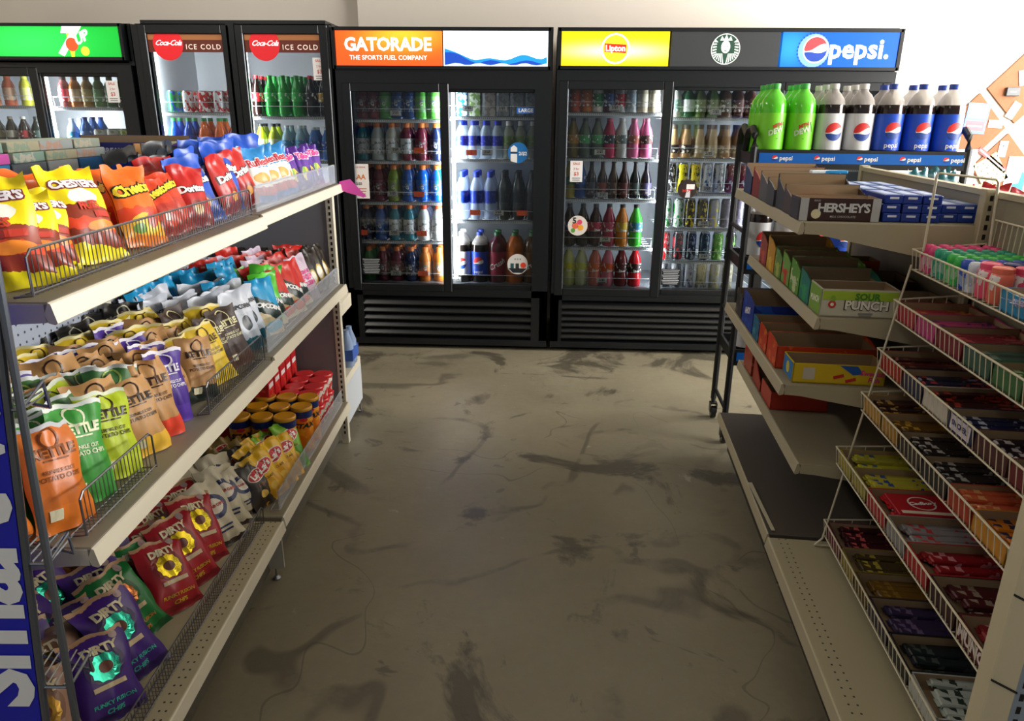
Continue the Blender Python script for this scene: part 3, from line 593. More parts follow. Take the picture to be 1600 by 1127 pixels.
stock('fourth shelf, '+W4, (.73, 1.26), .81, [CN('#d8e0da', '#2f9a44', 'white and green tall can'), CN('#c8d4ca', '#2f9a44', 'green and white tall can'), CN('#3a3420', '#e0c81c', 'black and yellow tall can'), CN('#4a4430', '#d8c02a', 'yellow and black tall can'), CN('#a8a8b8', '#d8c83a', 'grey and yellow tall can'), CN('#8a8494', '#a8a0b0', 'grey tall can'), CN('#a098b0', '#c0b8d0', 'lilac tall can')], 1)
stock('fifth shelf, '+W4, (.73, 1.24), .60, [CN('#c81c24', '#e8e8e8', 'red tall can'), CN('#26262a', '#c83038', 'black and red tall can'), CN('#202428', '#8a9aaa', 'black and grey tall can'), CN('#1a2a30', '#5a8a9a', 'dark blue tall can'), CN('#5aa83a', '#b8e08a', 'green tall can'), CN('#20281e', '#6ac83a', 'black and green tall can')], 1)
stock('bottom shelf, '+W4, (.73, 1.24), .40, [CN('#a8aab0', '#5a5a60', 'silver can'), CN('#a8aab0', '#6a6a70', 'silver can'), CN('#b0b2b8', '#6a6a8a', 'silver and violet can'), CN('#b8b088', '#8a8a5a', 'gold and silver can'), CN('#b0b0a8', '#a8a04a', 'silver and gold can'), CN('#b8b4a0', '#8a845a', 'gold can')], 1)
W5 = 'yellow sign cooler right'
GV = lambda b, l, c, d: (drink('soda', .041, .255, b, l, c, '#e8e8f0', n=12), d)
stock('second shelf, '+W5, (1.38, 1.92), 1.19, [GV('#4a2aa0', '#6a3ac8', '#4a2a8a', 'violet soda bottle'), GV('#4a3ac0', '#5a4ad0', '#2a3aa0', 'purple-blue soda bottle'), GV('#2a3ac8', '#4a5ae0', '#1c2ab0', 'blue soda bottle'), GV('#b87a8a', '#c89aa0', '#c83a3a', 'pink drink bottle'), GV('#b87a8a', '#c89aa0', '#a86a6a', 'rosy drink bottle'), GV('#5ac04a', '#8ad07a', '#3a9a3a', 'green soda bottle')], 1)
stock('third shelf, '+W5, (1.38, 1.92), .90, [(DIET[0], 'large diet cola bottle'), (PEP[0], 'large cola bottle'), (PEP[0], 'large cola bottle'), GV('#5ac04a', '#8ad07a', '#3a9a3a', 'green soda bottle'), GV('#5ac04a', '#8ad07a', '#3a9a3a', 'green soda bottle')], 1, y=4.77)
sheet(c3, 1.74, .025, 1.30, .16, .20, mat('#2468c8', .4), 'poster', [(poly2d([(-.01, -.09), (.02, -.09), (.035, .08), (.0, .085)]), mat('#a8442a')), (poly2d([(.035, -.08), (.06, -.085), (.05, .06), (.02, .07)]), mat('#c05a34')), (disc2d(.018), WHITE, -.045, -.07), (disc2d(.022, .03), mat('#3a56b8'), .01, .05, 0, 1)])
W6 = 'cola cooler left door'
SO = lambda b, l, c, d, h=.235, k='soda', ink='#ffffff': (drink(k, .038, h, b, l, c, ink, n=12), d)
COKE = SO('#1f0f0c', '#d8242a', '#d8242a', 'red labelled cola bottle', .24)
SPR = SO('#22a83a', '#3cc452', '#2aa040', 'green lemon soda bottle', .24)
CA = lambda b, ink, d: (drink('can', .035, .128, b, None, None, ink, n=12), d)
stock('top shelf, '+W6, (-2.42, -1.93), 1.485, [CA('#1f8a4a', '#2a50b8', 'green and blue can'), CA('#e8e8ea', '#c8242a', 'white and red can'), CA('#c81c24', '#f0f0f0', 'red can'), CA('#d4d6da', '#b03038', 'silver can'), COKE], 4)
FA = lambda b, d: (drink('soda', .042, .245, b, b, '#2f9a48', None, n=12), d)
stock('second shelf, '+W6, (-2.44, -1.94), 1.205, [FA('#1c55c8', 'blue fruit soda bottle'), FA('#1c4ab8', 'blue fruit soda bottle'), FA('#f0702a', 'orange soda bottle'), FA('#f0702a', 'orange soda bottle'), FA('#a82434', 'red fruit soda bottle')], 2, .09)
W7 = 'cola cooler right door'
stock('top shelf, '+W7, (-1.87, -1.36), 1.465, [COKE, SPR, SPR, SPR, SO('#1a0f0d', '#2a1a18', '#d8242a', 'dark cola bottle', .24), SO('#1a0f0d', '#c8a03a', '#d8242a', 'gold labelled cola bottle', .24)], 3)
stock('second shelf, '+W7, (-1.87, -1.36), 1.20, [SO('#b8cc2a', '#dfe6a8', '#2a2a2a', 'yellow-green drink bottle', .22), SO('#b8cc2a', '#dfe6a8', '#2a2a2a', 'lime yellow drink bottle', .22), SO('#a8d0e8', '#4aa0d8', '#e8f2f8', 'pale blue water bottle', .21), SO('#a8d0e8', '#4aa0d8', '#e8f2f8', 'light blue water bottle', .21), SO('#4a86d8', '#2a5ac8', '#e8f2f8', 'blue water bottle', .2), SO('#4a86d8', '#2a5ac8', '#e8f2f8', 'blue water bottle', .2)], 2)
W8 = 'green sign cooler left'
stock('top shelf, '+W8, (-3.70, -3.16), 1.515, [SM('#c8402a', '#e0642a', '#b83a2a', 'red drink bottle'), SM('#e07a2a', '#e8a04a', '#d86a2a', 'orange drink bottle'), SM('#e07050', '#f0c0a0', '#e86a3a', 'coral drink bottle'), SM('#c8c83a', '#e8e88a', '#d8d85a', 'yellow drink bottle'), SM('#d8d0a0', '#f0ecc0', '#e0d890', 'cream yellow drink bottle')], 1)
stock('second shelf, '+W8, (-3.68, -3.16), 1.25, [SO('#3a2a1c', '#c8b890', '#8a8070', 'brown drink bottle', .2), SO('#3a2a1c', '#b8a880', '#e8e4d8', 'dark brown drink bottle', .2), SO('#2a2422', '#d8d0c0', '#8a8070', 'black drink bottle', .2), SO('#2a2422', '#a83a3a', '#e8e4d8', 'black and red drink bottle', .2), SO('#16201c', '#3a4a44', '#1c2420', 'very dark drink bottle', .2), SO('#2f6a4a', '#d8e8dc', '#e8f0ea', 'dark green drink bottle', .2)], 1)
W9 = 'green sign cooler right'
stock('top shelf, '+W9, (-3.11, -2.58), 1.51, [SM('#8a4a4a', '#c83a4a', '#3a2a2a', 'dark red drink bottle'), SM('#b8702a', '#e8c8a0', '#6a3a1c', 'amber drink bottle'), SM('#a88030', '#c8b46a', '#6a4a1c', 'golden drink bottle'), SM('#5a8a4a', '#6aa86a', '#2a4a2a', 'green drink bottle'), SM('#2a5a34', '#3a6a44', '#1c3a24', 'dark green drink bottle'), SM('#2a5a34', '#3a6a44', '#1c3a24', 'deep green drink bottle'), SM('#a88a7a', '#c8b0a0', '#4a3a34', 'tan drink bottle')], 1)
stock('second shelf, '+W9, (-3.10, -2.58), 1.25, [SO('#c8e0f0', '#2a9ad8', '#e8f4fa', 'white and blue bottle', .19), SO('#2a6ac8', '#4a8ae0', '#2a3a8a', 'blue drink bottle', .2), CA('#e8e8e4', '#a8b8a0', 'white can'), CA('#d8d8cc', '#9aa88a', 'pale can'), CA('#8aa04a', '#c8d08a', 'green can'), CA('#5a7a2a', '#c8d03a', 'olive green can')], 3)

# ------------------------------------------------------------------ left shelving, its own frame: u towards the aisle, s away from the camera
OL, AL = Vector((-0.83705, 2.03292, 0)), 0.050887
OR, AR = Vector((0.73082, 2.04220, 0)), -0.070668
def PL(u, s, z): return Vector((OL.x+u*math.cos(AL)-s*math.sin(AL), OL.y+u*math.sin(AL)+s*math.cos(AL), z))
def PR(u, s, z): return Vector((OR.x+u*math.cos(AR)-s*math.sin(AR), OR.y+u*math.sin(AR)+s*math.cos(AR), z))
def pegboard():
    m = bpy.data.materials.new('pegboard'); m.use_nodes = True; N, L = nodes(m); b = N['Principled BSDF']
    tc = nd(N, 'ShaderNodeTexCoord'); sp = nd(N, 'ShaderNodeSeparateXYZ'); L.new(tc.outputs['Object'], sp.inputs[0]); r = []
    for k in (1, 2):
        f = mth(N, L, 'SUBTRACT', mth(N, L, 'FRACT', mth(N, L, 'DIVIDE', sp.outputs[k], .0254)), .5); r.append(mth(N, L, 'MULTIPLY', f, f))
    h = mth(N, L, 'LESS_THAN', mth(N, L, 'ADD', r[0], r[1]), .018)
    L.new(mix(N, L, h, '#a9b0bf', '#3a3f4a'), b.inputs['Base Color']); b.inputs['Roughness'].default_value = .6; return m
PEG = pegboard()
def holed(base, rows, x_axis=0, pitch=.0254):
    """sheet metal deck with rows of punched holes running along y"""
    m = bpy.data.materials.new('punched_deck'); m.use_nodes = True; N, L = nodes(m); b = N['Principled BSDF']
    tc = nd(N, 'ShaderNodeTexCoord'); sp = nd(N, 'ShaderNodeSeparateXYZ'); L.new(tc.outputs['Object'], sp.inputs[0]); tot = None
    f = mth(N, L, 'MULTIPLY', mth(N, L, 'SUBTRACT', mth(N, L, 'FRACT', mth(N, L, 'DIVIDE', sp.outputs[1], pitch)), .5), pitch); f2 = mth(N, L, 'MULTIPLY', f, f)
    for x in rows:
        d = mth(N, L, 'SUBTRACT', sp.outputs[0], x); h = mth(N, L, 'LESS_THAN', mth(N, L, 'ADD', mth(N, L, 'MULTIPLY', d, d), f2), .0028**2); tot = h if tot is None else mth(N, L, 'MAXIMUM', tot, h)
    L.new(mix(N, L, tot, base, '#2c2820'), b.inputs['Base Color']); b.inputs['Roughness'].default_value = .45; return m
def shelf_part(t, u0, u1, s0, s1, z, sgn, m, lip=.032, railm=CREAM, deck='shelf', bracket=True, brz=.10, mtop=None):
    """u0 = front edge, u1 = back edge, z = top surface; sgn = +1 when the aisle is at larger u"""
    a, b = min(u0, u1), max(u0, u1)
    q = MB(); q.bev(a, b, s0+.002, s1-.002, z-.022, z, .003); o = build(deck, q, mtop or m, t)
    q = MB(); f = u0; pr = [(f, z), (f+sgn*.004, z-.002), (f+sgn*.010, z-lip), (f+sgn*.006, z-lip-.003), (f-sgn*.004, z-lip), (f-sgn*.008, z-.018)]
    q.prism(pr, s0, s1, lambda x, y, w: (x, w, y)); build('price_rail', q, railm, o)
    if bracket:
        for s in (s0+.004, s1-.004):
            q = MB(); q.prism([(f-sgn*.008, z-.003), (f-sgn*.008, z-lip), (f-sgn*.05, z-lip-.002), (u1, z-brz), (u1, z-.003)], s-.003, s+.003, lambda x, y, w: (x, w, y)); build('bracket', q, railm, o)
    return o
def post(t, u, s, h, m, face=-1, w=.032):
    q = MB(); q.bev(u-w/2, u+w/2, s-.016, s+.016, 0, h, .002); o = build('upright', q, m, t)
    q = MB()
    n = int(h/.0254)
    for i in range(2, n): q.box(u-.004, u+.004, s+face*.0172-.0004, s+face*.0172+.0004, i*.0254, i*.0254+.014)
    build('slots', q, mat('#14120f', .8), o); return o
GREYP = mat('#8b8a90', .6)
t = empty('shelving_unit', OL, AL); tag(t, 'cream chip shelving unit nearest the camera on the left of aisle', 'store shelves', 'store shelving along the aisle'); LN = t
q = MB(); q.box(-.49, -.47, -1.02, 0, .1, 1.18); build('back_panel', q, PEG, t)
shelf_part(t, .037, -.47, -1.01, -.003, 1.197, 1, mat('#8a8474', .5)); shelf_part(t, .027, -.47, -1.01, -.003, .768, 1, mat('#8a8474', .5), lip=.034)
DECKL = holed('#b5ab8e', (-.035, -.02))
shelf_part(t, .0, -.47, -1.01, -.003, .215, 1, mat('#aaa083', .5), lip=.034, deck='base_deck', bracket=False, mtop=DECKL)
q = MB(); q.box(-.06, -.055, -1.0, -.01, .03, .18); build('kick_plate', q, mat('#5f5a4e', .6), t)
for s in (-.012,):
    q = MB(); q.prism([(-.005, .18), (-.005, .045), (-.012, .04), (-.075, .045), (-.45, .045), (-.45, .18)], s-.004, s+.004, lambda x, y, w: (x, w, y)); o = build('base_foot', q, mat('#b8b5a8', .4), t)
    q = MB(); q.lathe([(.004, .012), (.004, .06)], 8, c=(-.035, s, 0)); q.lathe([(.014, 0), (.014, .006), (.006, .014)], 10, c=(-.035, s, 0)); build('levelling_screw', q, STEEL, o)
post(t, -.46, -1.0, 1.16, CREAM)
t = empty('shelving_unit', OL, AL); tag(t, 'cream chip shelving unit farther from the camera, left of aisle', 'store shelves', 'store shelving along the aisle')
q = MB(); q.box(-.49, -.47, 0, 1.02, .1, 1.18); build('back_panel', q, PEG, t)
shelf_part(t, .030, -.47, .003, 1.02, 1.202, 1, mat('#8a8474', .5)); shelf_part(t, .022, -.47, .003, 1.02, .776, 1, mat('#8a8474', .5), lip=.034)
shelf_part(t, .0, -.47, .003, 1.02, .225, 1, mat('#8c846e', .5), lip=.034, deck='base_deck', bracket=False)
q = MB(); q.box(-.06, -.055, .01, 1.01, .03, .19); build('kick_plate', q, mat('#5f5a4e', .6), t)
post(t, -.46, .0, 1.16, CREAM)
# other side of the same island carries small boxes: top shelf only reaches into view
t = empty('shelving_unit', OL, AL); tag(t, 'shelving unit behind the left chip shelves holding small boxes on top', 'store shelves', 'store shelving along the aisle')
q = MB(); q.box(-.512, -.495, -1.02, 1.02, .1, 1.16); build('back_panel', q, GREYP, t)
shelf_part(t, -1.0, -.515, -1.01, 1.02, 1.19, -1, mat('#b9b5aa', .5)); shelf_part(t, -1.03, -.515, -1.01, 1.02, .2, -1, CREAM, deck='base_deck', bracket=False); post(t, -.53, -1.0, 1.15, CREAM, 1)
# unit across the far end of the island, back panel towards the camera
t = empty('shelving_unit', OL, AL); tag(t, 'end shelving unit with grey back panel at far end of left shelves', 'store shelves', 'store shelving along the aisle')
q = MB(); q.box(-.95, -.05, 1.055, 1.07, .08, 1.17); build('back_panel', q, GREYP, t)
post(t, -.032, 1.062, 1.185, CREAM); post(t, -.965, 1.062, 1.185, CREAM)
q = MB(); q.box(-.95, -.05, 1.055, 1.075, 1.17, 1.185); build('top_rail', q, CREAM, t)
def end_shelf(z, d, name='shelf', lip=.03):
    q = MB(); q.bev(-.95, -.03, 1.08, 1.08+d, z-.02, z, .003); q.box(-.95, -.03, 1.08+d, 1.085+d, z-lip, z); q.box(-.033, -.029, 1.078, 1.08+d, z-lip-.03, z); build(name, q, CREAM, t)
end_shelf(.66, .26); end_shelf(.30, .38, 'base_deck', .04)
q = MB(); q.prism([(1.08, .07), (1.46, .07), (1.46, .26), (1.08, .26)], -.032, -.028, lambda x, y, w: (w, x, y)); build('side_panel', q, mat('#c9cfd6', .5), t)
q = MB(); q.lathe([(.012, 0), (.012, .008), (.004, .012), (.004, .08)], 8, c=(-.04, 1.44, 0)); q.lathe([(.012, 0), (.012, .008), (.004, .012), (.004, .08)], 8, c=(-.9, 1.44, 0)); build('foot', q, STEEL, t)
def bottle_pack():
    q = MB()
    for i in range(3):
        for j in range(2): q.lathe([(.030, 0), (.033, .01), (.033, .12), (.014, .17), (.014, .185)], 10, c=(i*.067, j*.067, 0))
    o = build('water_bottle_pack', q, mat('#9fb4d6', .15, alpha=.75), smooth=True, loc=PL(-.19, 1.30, .301), rz=AL)
    q = MB(); q.box(-.034, .168, -.034, .101, .035, .09); build('label_band', q, mat('#3d62b8', .4), o); tag(o, 'pack of clear water bottles on end shelf past the red boxes', 'water bottles')
bottle_pack()

# wire fences along the shelf edges
def fence(u, s0, s1, z, h, label, step=.0125, clear=False, PF=PL, ang=AL, col=None):
    t = MB(); n = int((s1-s0)/step)
    if clear:
        t.box(-.002, .002, 0, s1-s0, 0.002, h); t.box(-.0025, .0025, 0, s1-s0, h-.004, h)
    t.tube([(-.03, 0, .003), (-.0, 0, .006), (.0, 0, h-.01), (.0, .012, h), (.0, s1-s0-.012, h), (.0, s1-s0, h-.01), (.0, s1-s0, .006), (-.03, s1-s0, .003)], .0022, 6)
    t.tube([(0, 0, .010), (0, s1-s0, .010)], .0018, 5); t.tube([(-.03, 0, .003), (-.03, s1-s0, .003)], .0018, 5)
    if not clear:
        for i in range(1, n): y = i*step; t.tube([(-.03, y, .003), (0, y, .006), (0, y, h)], .0011, 4)
    m = [mat('#cdd2da', .15, 0, 0, .28)] if clear else [col or mat('#77777c', .35, .8)]
    o = put('shelf_fence', t.mesh('shelf_fence', m), None, PF(u, s0, z), ang); return tag(o, label, 'shelf fence', 'low fences along the shelf fronts')
fence(.012, -1.0, -.02, 1.199, .075, 'grey wire fence along top shelf in front of yellow and orange bags')
fence(.012, .02, 1.0, 1.204, .075, 'clear plastic fence along top shelf in front of red and blue bags', clear=True)
fence(.005, -.98, -.72, .770, .085, 'short wire fence in front of green and lime bags, middle shelf')
fence(.005, -.44, -.02, .770, .085, 'wire fence in front of yellow and dark brown bags, middle shelf')
fence(.0, .03, .98, .778, .08, 'clear fence in front of popped snack bags on far middle shelf', clear=True)
fence(-.05, -1.0, -.03, .217, .07, 'wire fence along bottom deck in front of purple and red bags')
fence(-.02, .04, .98, .227, .07, 'clear fence in front of canisters on far bottom deck', clear=True)
o = MB(); o.add([(0, 0, 0), (.045, .0, .01), (.11, 0, -.06), (.095, .0, -.065), (.085, 0, -.06), (.03, 0, -.045), (-.005, .0, -.03)], [(0, 1, 2, 3, 4, 5, 6)]); o = put('paper_flag', o.mesh('paper_flag', mat('#f05ac0', .6)), None, PL(.028, 1.005, 1.212), AL); m_ = o.modifiers.new('thickness', 'SOLIDIFY'); m_.thickness = .001; tag(o, 'bright pink paper tag hanging off far end of top left shelf', 'paper tag')

# ------------------------------------------------------------------ snack bags
def sst(a, b, x): x = max(0, min(1, (x-a)/(b-a))); return x*x*(3-2*x)
class Bag:
    def __init__(s, W, H, T, seed, flop=.0, pillow=True):
        r = random.Random(seed); s.W, s.H, s.T = W, H, T; s.ph = [r.uniform(0, 6.28) for _ in range(8)]; s.fl = flop; s.k = r.choice((1, 2)); s.am = r.uniform(.010, .020)
    def half(s, u, v):
        tt = max(0, min(1, (v-.05)/.88)); a = max(0, 1-abs(2*u-1)**2.6)**.75
        b = (math.sin(PI*tt)**.62 if 0 < tt < 1 else 0)*(1.15-.4*tt)
        return s.T/2*a*b + .0012
    def crease(s, u, v):
        p = s.ph; e = .35+.65*abs(2*v-1)
        return .0065*e*math.sin(18*u+p[0]+3*v)*math.sin(7*v+p[1]) + .0042*math.sin(23*u+p[2]+9*v)*e*(1-min(1, abs(2*u-1))) + .0040*abs(math.sin(5*(u-.5)+4.5*v+p[7]))*e
    def mid(s, u, v): # bend of the whole sheet
        t = sst(.80, 1.0, v); return -s.fl*t*t*.05 + s.am*t*math.sin(2*PI*s.k*u+s.ph[3]) + s.am*.4*sst(.12, 0, v)*math.sin(2*PI*u*2+s.ph[4])
    def pt(s, u, v, side):
        b = s.half(u, v); nar = .09*math.sin(PI*max(0, min(1, v)))
        x = (u-.5)*s.W*(1-nar) + .004*math.sin(11*v+s.ph[5])*abs(2*u-1); z = v*s.H + (.004*math.sin(13*u+s.ph[6]))*sst(.85, 1, v)
        return (x, s.mid(u, v) + side*(b + s.crease(u, v)*min(1, b/.008)), z)
    def surf(s, nu=15, nv=20):
        q = MB(); uvs = []
        for side in (-1, 1):
            vs = []
            for j in range(nv+1):
                for i in range(nu+1): vs.append(s.pt(i/nu, j/nv, side)); uvs.append((i/nu if side < 0 else 1-i/nu, j/nv))
            q.add(vs, [(j*(nu+1)+i, j*(nu+1)+i+1, (j+1)*(nu+1)+i+1, (j+1)*(nu+1)+i) if side < 0 else (j*(nu+1)+i, (j+1)*(nu+1)+i, (j+1)*(nu+1)+i+1, j*(nu+1)+i+1) for j in range(nv) for i in range(nu)], 0 if side < 0 else 1)
        return q, uvs
    def fn(s):
        def f(a, b, l):
            u = max(.01, min(.99, a/(s.W*(1-.09))+.5)); p = s.pt(u, b/s.H, -1); return (p[0], p[1]-l, p[2])
        return f
def bag(name, cat, W, H, T, fm, bm_, texts=(), seed=1, flop=0.0):
    B = Bag(W, H, T, seed, flop); q, uvs = B.surf(); me = bpy.data.meshes.new(name); me.from_pydata(q.v, [], q.f); me.materials.append(fm); me.materials.append(bm_)
    me.polygons.foreach_set('material_index', q.m); me.polygons.foreach_set('use_smooth', [True]*len(q.f))
    ul = me.uv_layers.new(name='UVMap')
    for l in me.loops: ul.data[l.index].uv = uvs[l.vertex_index]
    me.update(); o = put(name, me); o['category'] = cat
    if texts:
        A = Art(B.fn(), .0016)
        for tx in texts:
            st, cy, size, col = tx[:4]; opt = dict(tx[4]) if len(tx) > 4 else {}
            if isinstance(st, str): sh = text2d(st, size, opt.get('bold', .03), opt.get('shear', 0), opt.get('space', .95), grid=.012)
            else: sh = st
            A.add(sh, mat(col, opt.get('rough', .35), opt.get('metal', 0)), opt.get('dx', 0), cy*H, opt.get('rot', 0), opt.get('up', 1))
        A.build('lettering', o)
    return Proto(o)
def star(n, r0, r1, rings=4):
    vs = [(0, 0)]; fs = []; m = 2*n
    for q in range(1, rings+1):
        for k in range(m): r = ((r0+(r1-r0)*(k % 2)) if q == rings else r0*q/rings); vs.append((r*math.cos(PI*k/n), r*math.sin(PI*k/n)))
    for k in range(m): fs.append((0, 1+k, 1+(k+1) % m))
    for q in range(1, rings):
        for k in range(m): a = 1+(q-1)*m; b = 1+q*m; fs.append((a+k, b+k, b+(k+1) % m, a+(k+1) % m))
    return vs, fs
fm = bagmat('hot_fries_bag', [(0, '#e8d81c'), (.15, '#8a2f1c'), (.30, '#d8401c'), (.42, '#8c3420'), (.56, '#f2dc14')], [(.62, .34, .30, .06, '#f08a2a'), (.5, .66, .28, .09, '#f2f0e0')], tilt=.12)
YEL = bag('snack_bag', 'snack bag', .185, .27, .085, fm, mat('#c8bc30', .35), [("CHESTER'S", .80, .031, '#f4eef0', dict(bold=.05, up=2)), ("CHESTER'S", .797, .0315, '#7a2438', dict(bold=.12)), ('FRIES', .555, .030, '#c23a2a', dict(bold=.05, up=2)), (rect2d(.06, .018, 6, 1), .46, 0, '#b8301f', dict(dx=.035))], 3)
fm = bagmat('crunchy_cheese_bag', [(0, '#d8741c'), (.12, '#e2a02c'), (.28, '#d8401c'), (.46, '#ef6a1c')], [(.5, .26, .34, .13, '#e8c22c'), (.62, .30, .12, .10, '#c8301c'), (.3, .2, .14, .06, '#6a9a3a')])
ORB = bag('snack_bag', 'snack bag', .18, .27, .08, fm, mat('#d8581c', .35), [('Cheetos', .70, .050, '#f6d83a', dict(bold=.04, rot=.22, up=3)), ('Cheetos', .70, .051, '#1a1410', dict(bold=.11, rot=.22))], 8)
fm = bagmat('hot_cheese_bag', [(0, '#8a2018'), (.3, '#b83020'), (.55, '#cf3f1e')], [(.5, .3, .3, .16, '#c8381c'), (.4, .32, .1, .07, '#f0d8d0')])
RDB = bag('snack_bag', 'snack bag', .17, .25, .075, fm, mat('#a8341c', .35), [('Cheetos', .76, .052, '#f6d83a', dict(bold=.04, rot=.22, up=3)), ('Cheetos', .76, .054, '#1a1410', dict(bold=.11, rot=.22))], 12)
def tort(c1, c2, c3, seed, flop=.3): return bag('snack_bag', 'snack bag', .18, .28, .075, bagmat('tortilla_bag', [(0, c2), (.2, c1)], [(.5, .30, .20, .12, c3), (.5, .27, .13, .08, '#e09a3a')]), mat(c2, .3), [('Doritos', .60, .043, '#f4f4f4', dict(bold=.05, rot=.12, up=3)), ('Doritos', .60, .044, '#20100c', dict(bold=.10, rot=.12))], seed, flop)
DRED = tort('#b8201e', '#7a1614', '#8a1a16', 21); DBLU = tort('#1b4fb8', '#123a8a', '#163c92', 22); DBLK = tort('#1c2430', '#141a22', '#26405a', 23)
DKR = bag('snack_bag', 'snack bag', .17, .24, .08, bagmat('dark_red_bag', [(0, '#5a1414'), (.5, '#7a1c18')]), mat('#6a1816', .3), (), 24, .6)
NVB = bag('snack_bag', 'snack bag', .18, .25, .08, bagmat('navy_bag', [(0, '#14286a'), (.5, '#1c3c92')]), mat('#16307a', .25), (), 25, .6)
RUF = bag('snack_bag', 'snack bag', .17, .25, .075, bagmat('ridged_chip_bag', [(0, '#1f5aa0'), (.12, '#b83a34'), (.26, '#e8e6e2'), (.62, '#2f86c8')], [(.5, .42, .32, .10, '#d8a050')]), mat('#2f7ab8', .35), [('Ruffles', .70, .050, '#f8f8f8', dict(bold=.09, rot=.1)), ('Ruffles', .70, .049, '#c8283a', dict(bold=.02, rot=.1, up=3))], 31)
TAK = bag('snack_bag', 'snack bag', .15, .25, .065, bagmat('purple_rolls_bag', [(0, '#3f1f70'), (.5, '#5a2c96')], [(.5, .35, .22, .16, '#d8c83a'), (.62, .3, .12, .1, '#5a2c96'), (.4, .42, .08, .1, '#8ab83a')]), mat('#4a2480', .3), [('Takis', .78, .050, '#e83a8a', dict(bold=.06, rot=.15, up=2)), ('Takis', .78, .051, '#f4e8f0', dict(bold=.12, rot=.15))], 33)
def kettle(c1, c2, ink, foot, seed, f2='RUBY', rgh=.5): return bag('chip_bag', 'chip bag', .155, .255, .062, bagmat('kettle_chip_bag', [(0, foot), (.24, c1), (.955, c2)], rough=rgh, wob=.02), mat(c1 if seed % 2 else '#5a5648', .5),
    [('KETTLE', .735, .0335, ink, dict(bold=.05, space=.92)), (ring2d(.020, .025, 20), .86, 0, ink), (rect2d(.06, .004, 6, 1), .665, 0, ink), ('KRINKLE CUT', .56, .013, ink, dict(bold=.02)), ('POTATO CHIPS', .50, .016, ink, dict(bold=.02)), (rect2d(.030, .026, 3, 2), .17, 0, '#e8e2c0', dict(dx=-.03))], seed)
KG = kettle('#3f9a3c', '#e8ece8', '#e8ecc8', '#3f9a3c', 41); KDG = kettle('#3c7038', '#d8dcd8', '#a8c060', '#3a6a34', 42); KLI = kettle('#b8cc22', '#dfe6d0', '#3a2a1c', '#c8d838', 43); KTY = kettle('#c4935a', '#c4935a', '#3a2418', '#e8b83a', 44); KTR = kettle('#c08f58', '#c08f58', '#4a2a1c', '#e2452c', 45)
KPU = kettle('#4a2a92', '#e8e4ee', '#efeaf4', '#5a38a8', 46); KTD = kettle('#b88a58', '#b88a58', '#3a2418', '#1f2a24', 47); KYE = kettle('#e2c02a', '#e8dca0', '#5a4418', '#d8b82a', 48); KBR = kettle('#3a2620', '#4a3a30', '#e2dcae', '#5a3428', 49); KOR = kettle('#d8742a', '#c8ccd0', '#8a4a1c', '#e07a2a', 50, rgh=.35); KBK = kettle('#26221e', '#3a3632', '#d8d4b8', '#2a2622', 51)
def popc(c1, c2, ink, seed): return bag('snack_bag', 'snack bag', .165, .25, .075, bagmat('popped_corn_bag', [(0, '#d8c8a0'), (.28, '#16302c'), (.56, c1)], [(.5, .14, .3, .1, c2)], tilt=.35), mat('#1a2c2a', .35), [('POPCORNERS', .47, .028, ink, dict(bold=.05, rot=-.33, space=.9))], seed, .3)
PCY = popc('#1f9ad0', '#5ac0e0', '#f4f4f4', 61); PRE = popc('#c8281e', '#e0603a', '#f4f4f4', 62); PGR = popc('#5ac83a', '#8ad86a', '#f4f4f4', 63)
PWH = bag('snack_bag', 'snack bag', .16, .24, .075, bagmat('white_popcorn_bag', [(0, '#1a5a6a'), (.2, '#c4ccda'), (.62, '#d4dae6')], [(.5, .45, .16, .12, '#26303a')]), mat('#b4bccc', .4), [('POPCORN', .72, .024, '#1c2430', dict(bold=.03))], 64, .3)
PPK = bag('snack_bag', 'snack bag', .15, .25, .06, bagmat('pink_popcorn_bag', [(0, '#8a7a88'), (.22, '#d8c4d8')]), mat('#d0c4d4', .4), [('SKINNY', .62, .026, '#d83a8a', dict(bold=.05)), ('POP', .50, .038, '#d83a8a', dict(bold=.06)), ('CORN', .37, .030, '#d83a8a', dict(bold=.05))], 65)
PBY = bag('snack_bag', 'snack bag', .15, .24, .06, bagmat('black_gold_bag', [(0, '#3a2a1c'), (.5, '#241c18')], [(.5, .4, .22, .2, '#c8a83a'), (.5, .42, .16, .14, '#e4e0d0')]), mat('#2a221c', .35), (), 66)
def dirty(c1, c2, foil, seed): return bag('chip_bag', 'chip bag', .155, .225, .055, bagmat('craft_chip_bag', [(0, c2), (.10, c1), (.95, '#c09a78')], rough=.35), mat(c2, .35),
    [(disc2d(.047, n=20, rings=5), .63, 0, c2, dict(up=0)), (star(11, .033, .037), .61, 0, foil, dict(up=2, metal=.8, rough=.25)), ('DIRTY', .815, .029, '#e8dcb8', dict(bold=.05, up=3)), (disc2d(.015, n=12, rings=2), .61, 0, '#7a4434', dict(up=3)), (rect2d(.075, .012, 7, 1), .40, 0, '#d8c4a0'), ('FUNKY FUSION', .22, .014, foil, dict(bold=.02)), ('CHIPS', .13, .016, foil, dict(bold=.02)), (disc2d(.010, n=12), .92, 0, '#b8a0a0', dict(dx=.04))], seed, -.2)
DPU = dirty('#4a2a86', '#2f1a5c', '#3fd0b0', 71); DGR = dirty('#1f7a3c', '#165a2c', '#d8874a', 72); DRE = dirty('#b02430', '#86161f', '#d8c02a', 73); DTA = dirty('#a8806a', '#8a6450', '#8a6a2a', 74)
